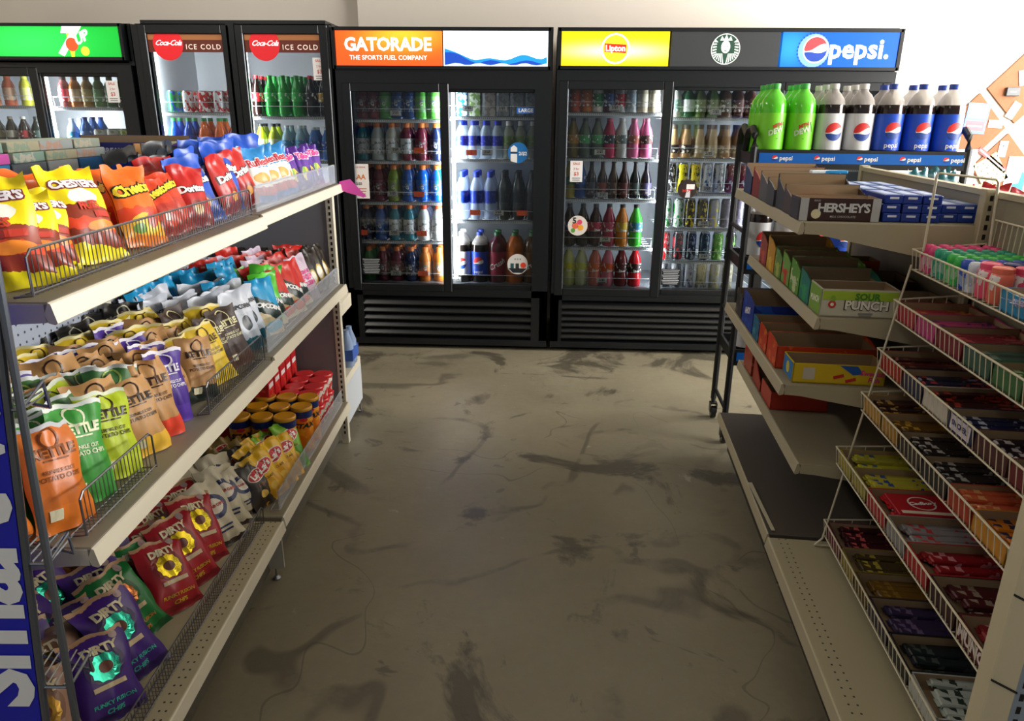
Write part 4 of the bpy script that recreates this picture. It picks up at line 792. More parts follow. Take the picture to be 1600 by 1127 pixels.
ZAP = bag('chip_bag', 'chip bag', .15, .22, .05, bagmat('cream_chip_bag', [(0, '#3a2c24'), (.08, '#cfc6ac')]), mat('#6a5a48', .5), [(disc2d(.045, .042, 20, rings=4), .60, 0, '#1c2c5c', dict(up=0)), (disc2d(.030, .026, 16, rings=3), .60, 0, '#e8e0d0', dict(up=2)), ('CRAB CHIPS', .60, .013, '#c0342a', dict(bold=.04, up=4)), (rect2d(.06, .006, 6, 1), .28, 0, '#1c2c5c'), (rect2d(.05, .006, 6, 1), .22, 0, '#1c2c5c')], 81)
def lays(c1, c2, seed, W=.15, H=.22): return bag('chip_bag', 'chip bag', W, H, .06, bagmat('classic_chip_bag', [(0, c2), (.45, c1)], [(.5, .27, .28, .13, c2), (.46, .28, .15, .08, '#e8c060')]), mat(c1, .35),
    [(disc2d(.050*W/.15, .028*W/.15, 20, rings=3), .70, 0, '#f4ece0', dict(rot=.2, up=0)), (disc2d(.046*W/.15, .024*W/.15, 20, rings=3), .70, 0, '#c8202a', dict(rot=.2, up=2)), ("Lay's", .70, .036*W/.15, '#f8f4f0', dict(bold=.04, rot=.2, up=4)), ('CLASSIC', .48, .014, '#7a4a1c', dict(bold=.03))], seed)
LYE = lays('#e8b81e', '#d8a024', 91); LGR = lays('#7ab82a', '#5a9a2a', 92); LBK = lays('#2c2620', '#3a3028', 93, .13, .19); LBR = lays('#8a7038', '#4a3a24', 94, .13, .19)
DESC = {YEL: 'yellow and red snack bag', ORB: 'orange cheese snack bag', RDB: 'red-orange hot cheese snack bag', DRED: 'red tortilla chip bag', DBLU: 'blue tortilla chip bag', DBLK: 'black tortilla chip bag', DKR: 'dark red snack bag', NVB: 'shiny navy snack bag', RUF: 'blue and white ridged chip bag', TAK: 'purple snack bag',
 KG: 'bright green chip bag', KDG: 'dark green chip bag', KLI: 'lime green chip bag', KTY: 'tan chip bag with yellow foot', KTR: 'tan chip bag with red foot', KPU: 'purple and white chip bag', KTD: 'tan chip bag with dark foot', KYE: 'yellow chip bag', KBR: 'dark brown chip bag', KOR: 'orange chip bag', KBK: 'black chip bag',
 PCY: 'blue and black popped snack bag', PRE: 'red and black popped snack bag', PGR: 'green and black popped snack bag', PWH: 'white popcorn bag', PPK: 'pale pink popcorn bag', PBY: 'black gold snack bag', DPU: 'purple chip bag with teal seal', DGR: 'green chip bag with copper seal', DRE: 'red chip bag with gold seal', DTA: 'brown chip bag', ZAP: 'cream chip bag with navy emblem', LYE: 'yellow chip bag', LGR: 'green chip bag', LBK: 'small black chip bag', LBR: 'small brown chip bag'}
GRP = {}
def rows(cols, z, where, grp, u0=-.05, du=.085, turn=.5, lean=-.10, k_=1.0):
    """cols: (s, [front..back], optional u of the front, optional turn)"""
    cnt = {}
    for col in cols:
        s, seq = col[0], col[1]; kk = col[4] if len(col) > 4 else k_; uf = col[2] if len(col) > 2 and col[2] is not None else u0; tr = col[3] if len(col) > 3 else turn
        for d, b in enumerate(seq):
            u = uf-du*d+R.uniform(-.006, .006); a = tr+(R.uniform(-.35, .35) if d else R.uniform(-.08, .08))
            cnt[(b, d)] = cnt.get((b, d), 0)+1; k = cnt[(b, d)]
            lab = f"{DESC[b]}, {NUM[min(k, 15)]} from camera, {['front', 'second', 'third', 'fourth', 'fifth', 'sixth', 'seventh'][d]} row, {where}"
            b.at(PL(u, s+R.uniform(-.008, .008)*(d > 0), z+.002), AL+PI/2-a, lab, grp, rx=lean-.02*d+R.uniform(-.16, .10)*(d > 0)+R.uniform(-.05, .05), ry=R.uniform(-.16, .16), sc=(kk, kk, kk*R.uniform(.92, 1.06)))
cy = lambda sq, n=6: (sq*n)[:n]
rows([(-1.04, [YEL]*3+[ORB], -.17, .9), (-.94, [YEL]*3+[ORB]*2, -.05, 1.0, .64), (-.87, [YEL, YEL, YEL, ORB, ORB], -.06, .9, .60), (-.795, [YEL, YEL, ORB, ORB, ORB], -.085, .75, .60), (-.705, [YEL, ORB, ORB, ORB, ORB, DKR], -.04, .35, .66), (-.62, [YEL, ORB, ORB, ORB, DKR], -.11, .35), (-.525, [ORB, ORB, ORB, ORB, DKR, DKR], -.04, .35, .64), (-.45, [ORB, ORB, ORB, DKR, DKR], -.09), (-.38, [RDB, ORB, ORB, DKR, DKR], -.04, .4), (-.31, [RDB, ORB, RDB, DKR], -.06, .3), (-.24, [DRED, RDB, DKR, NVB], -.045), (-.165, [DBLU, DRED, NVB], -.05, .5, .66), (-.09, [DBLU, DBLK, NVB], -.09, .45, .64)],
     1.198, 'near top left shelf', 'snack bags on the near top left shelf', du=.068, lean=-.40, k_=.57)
rows([(.0, [DRED, DBLU, DBLK, DBLK], -.04, .1, .62), (.08, [DBLU, DBLU, DBLK, DBLK], -.08, .5, .68), (.17, [DRED, DBLU, DBLK, DBLK], -.05, .3), (.27, [RUF, DBLU, DBLU, DBLK], -.045, .5, .68), (.38, [RUF, DBLU, DBLU, TAK], -.045, .5, .74), (.49, [RUF, RUF, DBLU, TAK], -.045, .5, .74), (.58, [RUF, DBLU, TAK, TAK], -.05), (.67, [TAK, RUF, TAK, TAK], -.045), (.75, [TAK]*4), (.82, [TAK]*4), (.89, [TAK]*4), (.96, [TAK]*4)],
     1.203, 'far top left shelf', 'snack bags on the far top left shelf', du=.075, lean=-.30, k_=.60)
rows([(-1.04, [KOR, KTY, KDG, KTY, KTY], -.10, .6), (-.955, [KOR, KG, KG, KDG, KTY, KPU], -.045, .5), (-.865, [KG, KG, KDG, KTY, KTY, KPU, KTD], -.05, .5), (-.765, [KLI, KDG, KDG, KTY, KTY, KPU], -.045, .45), (-.70, [KTY, KLI, KDG, KTY, KTY, KPU, KTD], -.085), (-.655, [KTY, KDG, KTY, KDG, KPU, KPU], -.04), (-.575, [KTR, KTY, KDG, KTY, KPU, KTD], -.04), (-.49, [KPU, KTR, KTY, KTY, KPU, KYE, KYE], -.05, .5, .68), (-.41, [KTD, KPU, KTY, KPU, KTD, KYE], -.08, .5, .66), (-.34, [KTD, KTR, KPU, KTD, KYE, KBK, KBK], -.045, .5, .66), (-.27, [KYE, KTD, KYE, KPU, KYE, KBK, KBK], -.085, .5, .66), (-.21, [KYE, KTD, KYE, KTD, KYE, KBK], -.045, .5, .70), (-.13, [KBR, KYE, KBR, KYE, KYE, KBK, KBK], -.08, .5, .68), (-.065, [KBR, KYE, KBR, KYE, KBR, KBK], -.045, .5, .70)],
     .769, 'near middle left shelf', 'chip bags on the near middle left shelf', du=.064, turn=.5, lean=-.30, k_=.72)
rows([(.05, [PWH]*5, -.06), (.14, [PWH, PWH, PWH, PWH, PCY], -.07), (.23, [PCY, PWH, PCY, PWH, PCY], -.045), (.33, [PGR, PCY, PWH, PCY, PCY], -.07), (.42, [PRE, PGR, PCY, PCY, PCY]), (.51, [PRE, PRE, PGR, PCY, PRE], -.05), (.60, [PRE, PBY, PPK, PCY, PRE], -.055), (.70, [PPK, PRE, PPK, PRE, PPK], -.04), (.79, [PBY, PRE, PRE, PBY, PRE]), (.87, [PBY, PRE, PBY, PPK, PBY], -.04), (.95, [PBY, PBY, PRE, PBY, PBY], -.04)],
     .777, 'far middle left shelf', 'snack bags on the far middle left shelf', du=.075, turn=.45, lean=-.34, k_=.76)
rows([(-.98, [DTA, DTA, DTA, DPU], -.14, .6), (-.83, [DPU, DTA, DPU, DPU, DGR], -.11, .6), (-.70, [DPU, DPU, DPU, DPU, DGR], -.11), (-.57, [DGR, DPU, DPU, DPU, DGR], -.17), (-.46, [DRE, DGR, DPU, DGR, DGR], -.13), (-.35, [DRE, DRE, DGR, DGR, DRE], -.12), (-.25, [DRE, DRE, DRE, DRE, DRE], -.14), (-.15, [ZAP, DRE, DRE, DRE, ZAP], -.12), (-.06, [ZAP, ZAP, ZAP, DRE, ZAP], -.13)],
     .216, 'near bottom left shelf', 'chip bags on the near bottom left deck', du=.085, turn=.55, lean=-.58, k_=.92)
rows([(.02, [ZAP, ZAP, ZAP, LBK, DRE], -.10), (.07, [LBK, LBK, ZAP, LBK, LBK], -.07), (.13, [LYE, LBK, LBR, LBK, LBK], -.05), (.20, [LYE, LYE, LBK, LBR, LBK], -.04), (.27, [LYE, LYE, LBR, LBR], -.04), (.335, [LGR, LGR], -.035)],
     .226, 'far bottom left shelf', 'chip bags on the far bottom left deck', du=.07, turn=.45, lean=-.45, k_=.80)
# canisters and red boxes
def canister():
    q = MB(); q.lathe([(.038, 0), (.039, .005), (.039, .225)], 22); o = build('chip_canister', q, printed('#e8861c', '#f0b030', .58, (30, 30, 18), .35), smooth=True); o['category'] = 'canister'
    q = MB(); q.lathe([(.0395, .185), (.0398, .187), (.0398, .226), (.0395, .228)], 22, caps=False); build('blue_band', q, mat('#16296a', .35), o, smooth=True)
    q = MB(); q.lathe([(.0405, .222), (.041, .224), (.041, .236), (.038, .240), (.034, .238)], 22); build('lid', q, mat('#d8981c', .35), o, smooth=True)
    A = Art(cyl(.0397, 0), .0006); A.add(text2d('STAX', .034, .05, .25, grid=.01), mat('#16181c'), 0, .145); A.add(disc2d(.016, .010, 16), mat('#c8202a'), .0, .178); A.build('lettering', o); return Proto(o)
CAN = canister(); k = 0
for j, u in enumerate((-.065, -.15, -.235)):
    for i, s in enumerate((.62, .72, .82)):
        CAN.at(PL(u-.035*(s < .7), s-.20, .226+(.0)), AL+.4, f"gold lidded orange canister, {NUM[i+1]} from camera, {['front', 'middle', 'back'][j]} row, far bottom shelf", 'chip canisters on the far bottom left deck', sc=(1, 1, .76))
def redbox():
    q = MB(); q.bev(-.035, .035, -.055, .055, 0, .13, .002); o = build('snack_box', q, printed('#c41e24', '#e04a3a', .6, (25, 25, 25))); o['category'] = 'box'
    A = Art(front(0, -.055, .09), .0006); A.add(rect2d(.05, .02), WHITE); A.build('print', o); return Proto(o)
def cup():
    q = MB(); q.lathe([(.032, 0), (.040, .075)], 18); o = build('snack_cup', q, printed('#efe6dc', '#c82a2c', .5, (22, 22, 30)), smooth=True); o['category'] = 'cup'
    q = MB(); q.lathe([(.042, .073), (.042, .078), (.039, .082)], 18); build('lid', q, mat('#d8363a', .25), o, smooth=True); return Proto(o)
RB, CU = redbox(), cup()
for i, s in enumerate((.72, .80, .88, .96)):
    for j, u in enumerate((-.085, -.165)):
        for l in range(2): CU.at(PL(u-.0, s-.02, .226+.084*l), AL, f"white cup with red lid, {NUM[i+1]} from camera, {['front', 'back'][j]} row, {['lower', 'upper'][l]} layer", 'snack cups on the far bottom left deck')
for i, s in enumerate((.62, .70, .78, .86, .94)):
    for j, u in enumerate((-.27, -.385)):
        for l in range(2): RB.at(PL(u, s+.02, .226+.131*l), AL+PI/2, f"red snack box, {NUM[i+1]} from camera, {['front', 'back'][j]} row, {['lower', 'upper'][l]} layer, far bottom", 'red snack boxes on the far bottom left deck')

# ------------------------------------------------------------------ boxes on the rear half of the left island
def carton_box(name, w, d, h, m, loc, rz, label, cat='box', art=None, group=None):
    q = MB(); q.bev(-w/2, w/2, -d/2, d/2, 0, h, .002); o = build(name, q, m, loc=loc, rz=rz); tag(o, label, cat, group)
    if art:
        A = Art(front(0, -d/2, h/2), .0008)
        for a in art: A.add(*a)
        A.build('print', o)
    return o
def opentray(w, d, h, mo, name='display_tray', back=0.0, lipf=None, t=.003, art=None, side=None, floor=.003):
    """open cardboard display box; front is -Y; back = extra height of the rear wall"""
    lf = h if lipf is None else lipf; q = MB()
    q.box(-w/2, w/2, -d/2, d/2, 0, floor)
    q.box(-w/2, w/2, -d/2, -d/2+t, 0, lf); q.box(-w/2, w/2, d/2-t, d/2, 0, h+back)
    for x in (-w/2, w/2-t): q.prism([(-d/2, 0), (d/2, 0), (d/2, h+back*.6), (0, h), (-d/2, lf)], x, x+t, lambda a, b, c: (c, a, b))
    i = t*1.02; q.box(-w/2+i, w/2-i, -d/2+t, -d/2+t+.0005, floor, lf-.001, 1); q.box(-w/2+i, w/2-i, d/2-t-.0005, d/2-t, floor, h+back-.001, 1); q.box(-w/2+t, -w/2+t+.0005, -d/2+t, d/2-t, floor, min(h, lf)-.001, 1); q.box(w/2-t-.0005, w/2-t, -d/2+t, d/2-t, floor, min(h, lf)-.001, 1); q.box(-w/2+t, w/2-t, -d/2+t, d/2-t, floor, floor+.0005, 1)
    o = build(name, q, [mo, CARDIN])
    if art:
        A = Art(front(0, -d/2, lf/2), .0008)
        for a in art: A.add(*a)
        A.build('print', o)
    if side:
        A = Art(leftf(-w/2, 0, lf/2), .0008)
        for a in side: A.add(*a)
        A.build('side_print', o)
    return o
NVX = mat('#25297e', .4)
o = opentray(.40, .17, .055, NVX, back=.02, art=[(text2d('ICEBREAKERS', .024, .03), mat('#cfd0e8'), .0, 0)]); o.location = PL(-.63, .60, 1.322); o.rotation_euler.z = AL; tag(o, 'navy blue display tray on stacked boxes behind the top left bags', 'tray')
q = MB(); q.bev(-.19, .19, -.08, .08, 0, .129, .002); o = build('cardboard_box', q, printed('#6a6f78', '#8a8f98', .6, (15, 15, 15)), loc=PL(-.63, .60, 1.191), rz=AL); tag(o, 'grey box carrying the navy display tray, rear top left shelf', 'box')
for i, (x, c) in enumerate(((-.14, '#3a4048'), (-.05, '#2a58a8'), (.04, '#4a4a44'), (.13, '#30343c'))):
    q = MB(); q.bev(-.04, .04, -.06, .06, 0, .022, .005); o = build('candy_pouch', q, mat(c, .3), loc=PL(-.63+x, .60, 1.347), rz=AL+R.uniform(-.3, .3)); tag(o, f"{['dark grey', 'blue', 'olive grey', 'black'][i]} pouch lying in the navy display tray", 'pouch', 'pouches in the navy tray')
for i in range(5):
    for l in range(2):
        m = printed(*[('#8a9486', '#a8a090'), ('#b8509a', '#8a8a80'), ('#7a9488', '#b0aca0'), ('#98927a', '#7a8a78'), ('#8a9292', '#a08070')][(i+l) % 5], .55, (40, 40, 40))
        carton_box('flat_carton', .15, .16, .028, m, PL(-.72-.01*l, -.25+i*.165, 1.335+.029*l), AL+R.uniform(-.08, .08), f"flat thin carton, {NUM[i+1]} from camera, {['lower', 'upper'][l]} of two on rear boxes", group='flat cartons behind the top left bags')
for i in range(5):
    carton_box('cardboard_box', .15, .155, .143, printed(*[('#7a8088', '#9aa0a4'), ('#2f7aa8', '#4a90b8'), ('#5a6068', '#787e84'), ('#8a8e90', '#a4a8aa'), ('#2a5a8a', '#3a6a9a')][i], .6, (15, 15, 15)), PL(-.72, -.25+i*.165, 1.191), AL, f"{['grey', 'teal blue', 'slate', 'light grey', 'blue'][i]} box under the flat cartons behind the top left bags", group='boxes behind the top left bags')
carton_box('cardboard_box', .16, .12, .055, mat('#b8bcc8', .5), PL(-.60, -.42, 1.285), AL, 'pale grey box with round dark mark behind the yellow bags', art=[(disc2d(.012), mat('#2a3a7a'), .03, 0), (rect2d(.05, .008), WHITE, -.02, .01)])
q = MB(); q.lathe([(.075, 0), (.078, .005), (.078, .085)], 26); o = build('round_tin', q, printed('#4a8a3c', '#7aa86a', .55, (15, 15, 30)), loc=PL(-.60, -.42, 1.191), smooth=True); tag(o, 'round green tin with steel rim under pale grey box', 'tin')
q = MB(); q.lathe([(.079, .083), (.080, .086), (.080, .092), (.07, .092)], 26); build('rim', q, STEEL, o, smooth=True)
for i in range(7):
    q = MB(); q.bev(-.055, .055, -.004, .004, 0, .12, .002); m = [mat('#c89058', .6), mat('#9aa878', .6), mat('#b8a898', .6), mat('#c88a5a', .6), mat('#8a9a90', .6), mat('#b8b0a0', .6), mat('#d8944a', .6)][i]
    o = build('snack_pouch', q, m, loc=PL(-.40, .32+i*.105, 1.305 if i < 0 else 1.262), rz=AL+PI/2-.9)
    q = MB(); q.box(-.04, .04, -.0055, -.0045, .02, .085); build('label', q, printed('#d8d0c4', '#a8a098', .5, (40, 40, 40)), o)
    tag(o, f"upright paper pouch behind the purple bags, {NUM[i+1]} from camera", 'pouch', 'paper pouches at the back of the far top left shelf')
q = MB(); q.bev(-.06, .06, -.38, .38, 0, .058, .003); o = build('riser_box', q, mat('#5a4a3c', .7), loc=PL(-.40, .63, 1.203), rz=AL); tag(o, 'long brown carton under the paper pouches, far top left shelf', 'box')

# ------------------------------------------------------------------ leaning wire rack with blue sign, bottom left corner
t = empty('wire_display_rack', PL(0, -1.1, 0), AL); tag(t, 'grey wire rack with a tall blue sign at bottom left corner', 'display rack')
SL = lambda z: -.055+(z-.488)*.101   # sign edge leans out with height
q = MB(); q.prism([(SL(.0)-.30, 0), (SL(.0), 0), (SL(1.36), 1.36), (SL(1.36)-.30, 1.36)], -.004, .0, lambda x, y, w: (x, w, y)); sg = build('sign_board', q, mat('#2026c0', .35), t)
A = Art(lambda a, b, l: (SL(a)-.012-.11+b*1.0-.0, -.004-l, a), .0012)
sv, sf = text2d('Smart va', .175, .03, 0, .95); A.mb.add([(SL(.46+x)-.026-y, -.0056, .455+x+.36) for x, y in sv], sf, 0); A.mats.append(mat('#f4f6fa', .4)); A.build('lettering', sg)
q = MB(); q.tube([(SL(0)+.006, 0, 0), (SL(1.36)+.006, 0, 1.36)], .006, 8); q.tube([(SL(0)-.30, 0, 0), (SL(1.36)-.30, 0, 1.36)], .006, 8)
f1 = lambda z: .002+(z-.488)*.0439+.0
q.tube([(f1(0), .0, 0), (f1(1.36), .0, 1.36)], .006, 8); q.tube([(f1(0)+.0, .0, .0), (SL(0), 0, 0)], .005, 6); q.tube([(f1(1.36), .0, 1.36), (SL(1.36)-.3, 0, 1.36)], .005, 6)
q.tube([(SL(0)-.30, .30, 0), (SL(0)-.30, .30, 1.36)], .006, 8); q.tube([(SL(0)-.3, 0, 0), (SL(0)-.3, .3, 0)], .005, 6); build('wire_frame', q, mat('#6f7580', .3, .7), t)
for z in (.30, .56, .80, 1.06):
    q = MB(); x1 = f1(z); x0 = x1-.12
    q.tube([(x0, .0, z), (x1, 0, z), (x1+.012, .04, z+.03), (x1+.002, .06, z-.02), (x0, .10, z-.02)], .003, 6)
    for i in range(8): q.tube([(x1-.014*i, .004, z), (x1-.014*i-.02, .10, z-.01)], .0018, 4)
    build('wire_basket', q, mat('#9aa0a8', .25, .8), t)

# ------------------------------------------------------------------ right shelving
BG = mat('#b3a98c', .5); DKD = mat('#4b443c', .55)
t = empty('shelving_unit', OR, AR); tag(t, 'beige shelving unit with chocolate boxes on the right of aisle', 'store shelves', 'store shelving along the aisle')
q = MB(); q.box(.452, .468, .0, 1.03, .08, 1.28); build('back_panel', q, mat('#8f8672', .6), t)
q = MB(); q.box(.445, .475, .0, 1.03, 1.28, 1.295); build('top_rail', q, BG, t)
for z, uf, b in ((1.203, -.024, .12), (.932, .055, .09), (.726, -.018, .10), (.469, .060, .08)): shelf_part(t, uf, .45, .003, 1.02, z, -1, mat('#8d836b', .5), railm=BG, lip=.034, brz=b)
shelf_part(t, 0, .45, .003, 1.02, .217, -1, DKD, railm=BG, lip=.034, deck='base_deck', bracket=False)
q = MB(); q.box(.05, .056, .01, 1.02, .03, .19); build('kick_plate', q, mat('#3a352e', .6), t)
post(t, .46, 1.03, 1.30, BG); post(t, .44, 0, 1.30, BG)
t = empty('shelving_unit', OR, AR); tag(t, 'beige shelving unit behind the white wire candy rack, punched bottom deck', 'store shelves', 'store shelving along the aisle')
q = MB(); q.box(.452, .468, -1.03, -.0, .08, 1.28); build('back_panel', q, mat('#8f8672', .6), t)
q = MB(); q.box(.445, .475, -1.03, -.0, 1.28, 1.295); build('top_rail', q, BG, t)
shelf_part(t, 0, .45, -1.02, -.003, .210, -1, BG, railm=BG, lip=.034, deck='base_deck', bracket=False, mtop=holed('#a39a7e', (.030, .050)))
q = MB(); q.box(.05, .056, -1.01, -.01, .03, .19); build('kick_plate', q, mat('#3a352e', .6), t)
t = empty('shelving_unit', OR, AR); tag(t, 'end shelving unit with slotted beige upright at right edge', 'store shelves', 'store shelving along the aisle')
q = MB(); q.box(1.0, 1.04, -1.075, -1.035, 0, 1.30); build('upright', q, BG, t); q = MB(); q.bev(.070, .112, -1.075, -1.035, 0, 1.30, .002); o = build('upright', q, mat('#cfc4a6', .5), t)
q = MB()
for z in (.62, .78, .93, 1.08): q.prism([(.069, z+.004), (.113, z-.018), (.113, z-.014), (.069, z+.008)], -1.0765, -1.0755, lambda x, y, w: (x, w, y))
build('scored_lines', q, mat('#221f1a', .8), o)
q = MB(); q.box(.112, .140, -1.07, -1.045, 0, 1.30); o = build('slotted_strip', q, mat('#8f9cae', .4), t)
q = MB()
for i in range(2, 50): q.box(.122, .129, -1.0706, -1.0702, i*.0254, i*.0254+.014)
build('slots', q, mat('#14120f', .8), o)
q = MB(); q.box(.140, 1.0, -1.058, -1.045, .08, 1.28); build('back_panel', q, PEG, t)
q = MB(); q.bev(.13, 1.0, -1.30, -1.08, .50, .52, .003); q.box(.13, 1.0, -1.31, -1.30, .485, .52); build('shelf', q, BG, t)
# loose price strip lying on the far deck edge
q = MB(); q.prism([(0, 0), (.012, .001), (.010, .30), (-.004, .30)], 0, .0015, lambda x, y, w: (x, y, w+.012*(y/.3)**2)); o = build('price_strip', q, mat('#b9b098', .45), loc=PR(.012, .02, .219), rz=AR+.05); tag(o, 'loose beige price strip peeling off the bottom right deck edge', 'price strip')

# open display boxes; front faces the camera (-s), long side across the shelf
def TR(u, s, z, w, d, h, m, label, cat='display box', **kw):
    """u = left edge, s = near edge"""
    o = opentray(w, d, h, m, 'display_box', **kw); o.location = PR(u+w/2, s+d/2, z+.001); o.rotation_euler.z = AR; return tag(o, label, cat, 'open display boxes on the right shelves')
CH = mat('#3c221c', .4); SILV = mat('#b9b9b8', .35)
TR(-.032, .02, 1.203, .212, .105, .062, CH, 'dark brown chocolate box with silver lettering and ends', art=[(rect2d(.022, .062), SILV, -.095, 0), (rect2d(.022, .062), SILV, .095, 0), (text2d("HERSHEY'S", .033, .03, 0, .86), mat('#d4d4d2', .35), .010, .004, 0, 1), (text2d('MILK CHOCOLATE', .008, .01), SILV, .01, -.019), (disc2d(.013), mat('#e8ddb0'), -.062, -.012), (text2d('KING', .007, .01), SILV, -.062, .024)], side=[(rect2d(.09, .05), mat('#34302e'), 0, 0)])
z1 = 1.203
for (s, d, h, c, w, lb, ex) in ((.135, .10, .062, '#4a3a34', .215, 'dark brown open box just behind the front chocolate box', .02), (.245, .10, .075, '#3a3a3c', .205, 'black open box with torn cardboard edge, third on top right shelf', .03), (.355, .11, .070, '#46464a', .20, 'charcoal open box, fourth on top right shelf', .015), (.475, .12, .078, '#5a5a5c', .23, 'grey open box with barcode side, fifth on top right shelf', .02), (.605, .13, .082, '#8a2a20', .25, 'red-edged open box, sixth on top right shelf', .02), (.745, .14, .088, '#2a3a62', .26, 'dark blue open box at far end of top right shelf', .02)):
    TR(-.030+R.uniform(0, .006), s, z1, w, d, h, mat(c, .45), lb, lipf=h*.75, back=ex)
BARC = [('#c83a2c', 'red'), ('#d8d4cc', 'white'), ('#8a5a3a', 'brown'), ('#2a8ab0', 'blue'), ('#5a3022', 'dark brown'), ('#b82a2a', 'dark red')]
BPR = {}
def bar(c, ink, w=.15, d=.03, h=.012):
    k = (c, ink, w, d, h)
    if k not in BPR:
        q = MB(); q.bev(-w/2+.006, w/2-.006, -d/2, d/2, 0, h, .003)
        for sx in (-1, 1): q.box(sx*(w/2-.006), sx*w/2, -d/2+.002, d/2-.002, h*.42, h*.5) if sx > 0 else q.box(-w/2, -w/2+.006, -d/2+.002, d/2-.002, h*.42, h*.5)
        o = build('candy_bar', q, printed(c, ink, .58, (45, 45, 45), .3)); o['category'] = 'candy bar'; BPR[k] = Proto(o)
    return BPR[k]
# bars lying in the top boxes
for bi, (s, n) in enumerate(((.05, 2), (.165, 3), (.275, 3), (.39, 3), (.51, 3), (.64, 3), (.79, 3))):
    for i in range(n):
        c, nm = BARC[(bi+i*2) % 6]
        bar(c, '#e8e0d4', .13).at(PR(.075+R.uniform(-.015, .015), s+.005+i*.026, z1+.010+(.030 if bi % 2 else .018)), AR+R.uniform(-.12, .12), f"{nm} candy bar, {['nearest', 'middle', 'farthest'][i]} in the {['front', 'second', 'third', 'fourth', 'fifth', 'sixth', 'seventh'][bi]} box, top right shelf", 'candy bars in the top right boxes')
q = MB(); q.bev(-.06, .06, -.012, .012, 0, .010, .002); o = build('toothbrush_pack', q, printed('#e8f0f4', '#1f8ac0', .5, (25, 25, 25)), loc=PR(.17, .50, z1+.098), rz=AR+.1); tag(o, 'white and blue slim pack lying across the top right boxes', 'pack')
# stacks of small navy boxes
q = MB(); q.bev(-.024, .024, -.075, .075, 0, .024, .002); o = build('gum_box', q, mat('#1d3a94', .3)); o['category'] = 'box'
A = Art(front(0, -.075, .012), .0006); A.add(rect2d(.024, .006), mat('#dfe4f4'), 0, .004); A.build('print', o)
A = Art(topf(0, 0, .024), .0006); A.add(rect2d(.040, .13), mat('#7f9ac8', .3), 0, 0); A.add(rect2d(.012, .08), mat('#c8d4ea'), 0, 0, 0, 1); A.build('top_print', o); GB = Proto(o)
for i, u in enumerate((.213, .266, .319, .372, .423)):
    for j, s in enumerate((.105, .265, .425)):
        for l in range(3 if i < 3 else 2):
            GB.at(PR(u, s-.0+(.02 if i > 2 else 0), z1+.001+l*.0245), AR+R.uniform(-.05, .05), f"small navy box, {NUM[i+1]} stack from left, {['front', 'middle', 'back'][j]} row, {['bottom', 'middle', 'top'][l]} layer", 'navy boxes on the top right shelf')
# second shelf
z2 = .932
SPG = [(rect2d(.205, .026), mat('#a8c83a'), 0, .022), (text2d('SOUR', .026, .05), mat('#4a8a2a'), .02, .019, 0, 2), (text2d('PUNCH', .036, .07), mat('#2a2a1c'), .02, -.007, 0, 2), (text2d('PUNCH', .035, .035), mat('#f4f0e0'), .02, -.006, 0, 4), (disc2d(.011), mat('#c8342c'), -.075, -.004, 0, 3), (disc2d(.005), mat('#e8e4d0'), -.075, -.004, 0, 4), (disc2d(.007, .009), mat('#8ab83a'), -.074, .013, 0, 3), (rect2d(.04, .006), mat('#8a8a84'), .02, -.030), (rect2d(.034, .004), mat('#8a8a84'), .02, -.036)]
TR(.060, .02, z2, .212, .115, .082, mat('#cfcbb4', .45), 'white and green box of sour candy with big lettering', art=SPG, side=[(rect2d(.105, .076), mat('#7aa83a'), 0, 0), (text2d('PUNCH', .024, .05), mat('#e8ecd0'), 0, 0, .1, 1)], lipf=.08)
for (s, d, h, c, ink, lb) in ((.145, .11, .09, '#1f7a6a', '#2a9a5a', 'teal and green open box just behind the sour candy box'), (.265, .115, .10, '#5a9a34', '#c8d8a0', 'green open box with pale lettering, third on second right shelf'), (.39, .11, .10, '#6aa03a', '#c8402a', 'lime green open box with red print, fourth on second right shelf'), (.51, .10, .095, '#5a8a30', '#a8b84a', 'moss green open box, fifth on second right shelf'), (.62, .12, .115, '#c8921c', '#e0b83a', 'amber yellow open box, sixth on second right shelf'), (.75, .12, .11, '#8a2a24', '#c84a3a', 'dark red open box at far end of second right shelf')):
    TR(.060, s, z2, .21, d, h, printed(c, ink, .55, (25, 25, 25), .4), lb, lipf=h*.8, back=.01, side=[(text2d('Mallows', .022, .03), mat('#d8e0c0'), 0, 0, -.15)] if s == .265 else None)
TR(.30, .55, z2, .10, .10, .07, mat('#d8641c', .4), 'orange open box by the back panel, second right shelf', lipf=.07); TR(.29, .30, z2, .14, .18, .05, mat('#4a2a22', .4), 'low dark box by the back panel, second right shelf'); TR(.28, .04, z2, .15, .16, .045, mat('#3a3028', .4), 'low black box behind the sour candy box, by the back panel')
# third shelf
z3 = .726
TR(.010, .02, z3, .262, .115, .060, mat('#d8b820', .45), 'yellow box of red gummy fish with blue wave print', art=[(poly2d([(-.125, .03), (-.02, .03), (.08, .012), (.125, -.03), (.125, .03)]), mat('#c8a818'), 0, 0), (poly2d([(.0, .028), (.05, .028), (.07, .004), (.04, .0)]), mat('#1f58a8'), 0, 0, 0, 1), (rect2d(.034, .036), mat('#c8c0b0'), -.085, 0), (rect2d(.03, .010), mat('#c02a2a'), .0, -.006, .3, 2), (rect2d(.03, .010), mat('#c02a2a'), .035, -.016, .3, 2), (text2d('Swedish', .021, .04, .1), mat('#d8427a'), .094, .006, -.05, 2), (text2d('Fish', .021, .04, .1), mat('#d8427a'), .10, -.014, -.05, 2)], side=[(rect2d(.105, .055), mat('#2a78b8'), 0, 0), (disc2d(.018), mat('#d8c040'), 0, 0, 0, 1)])
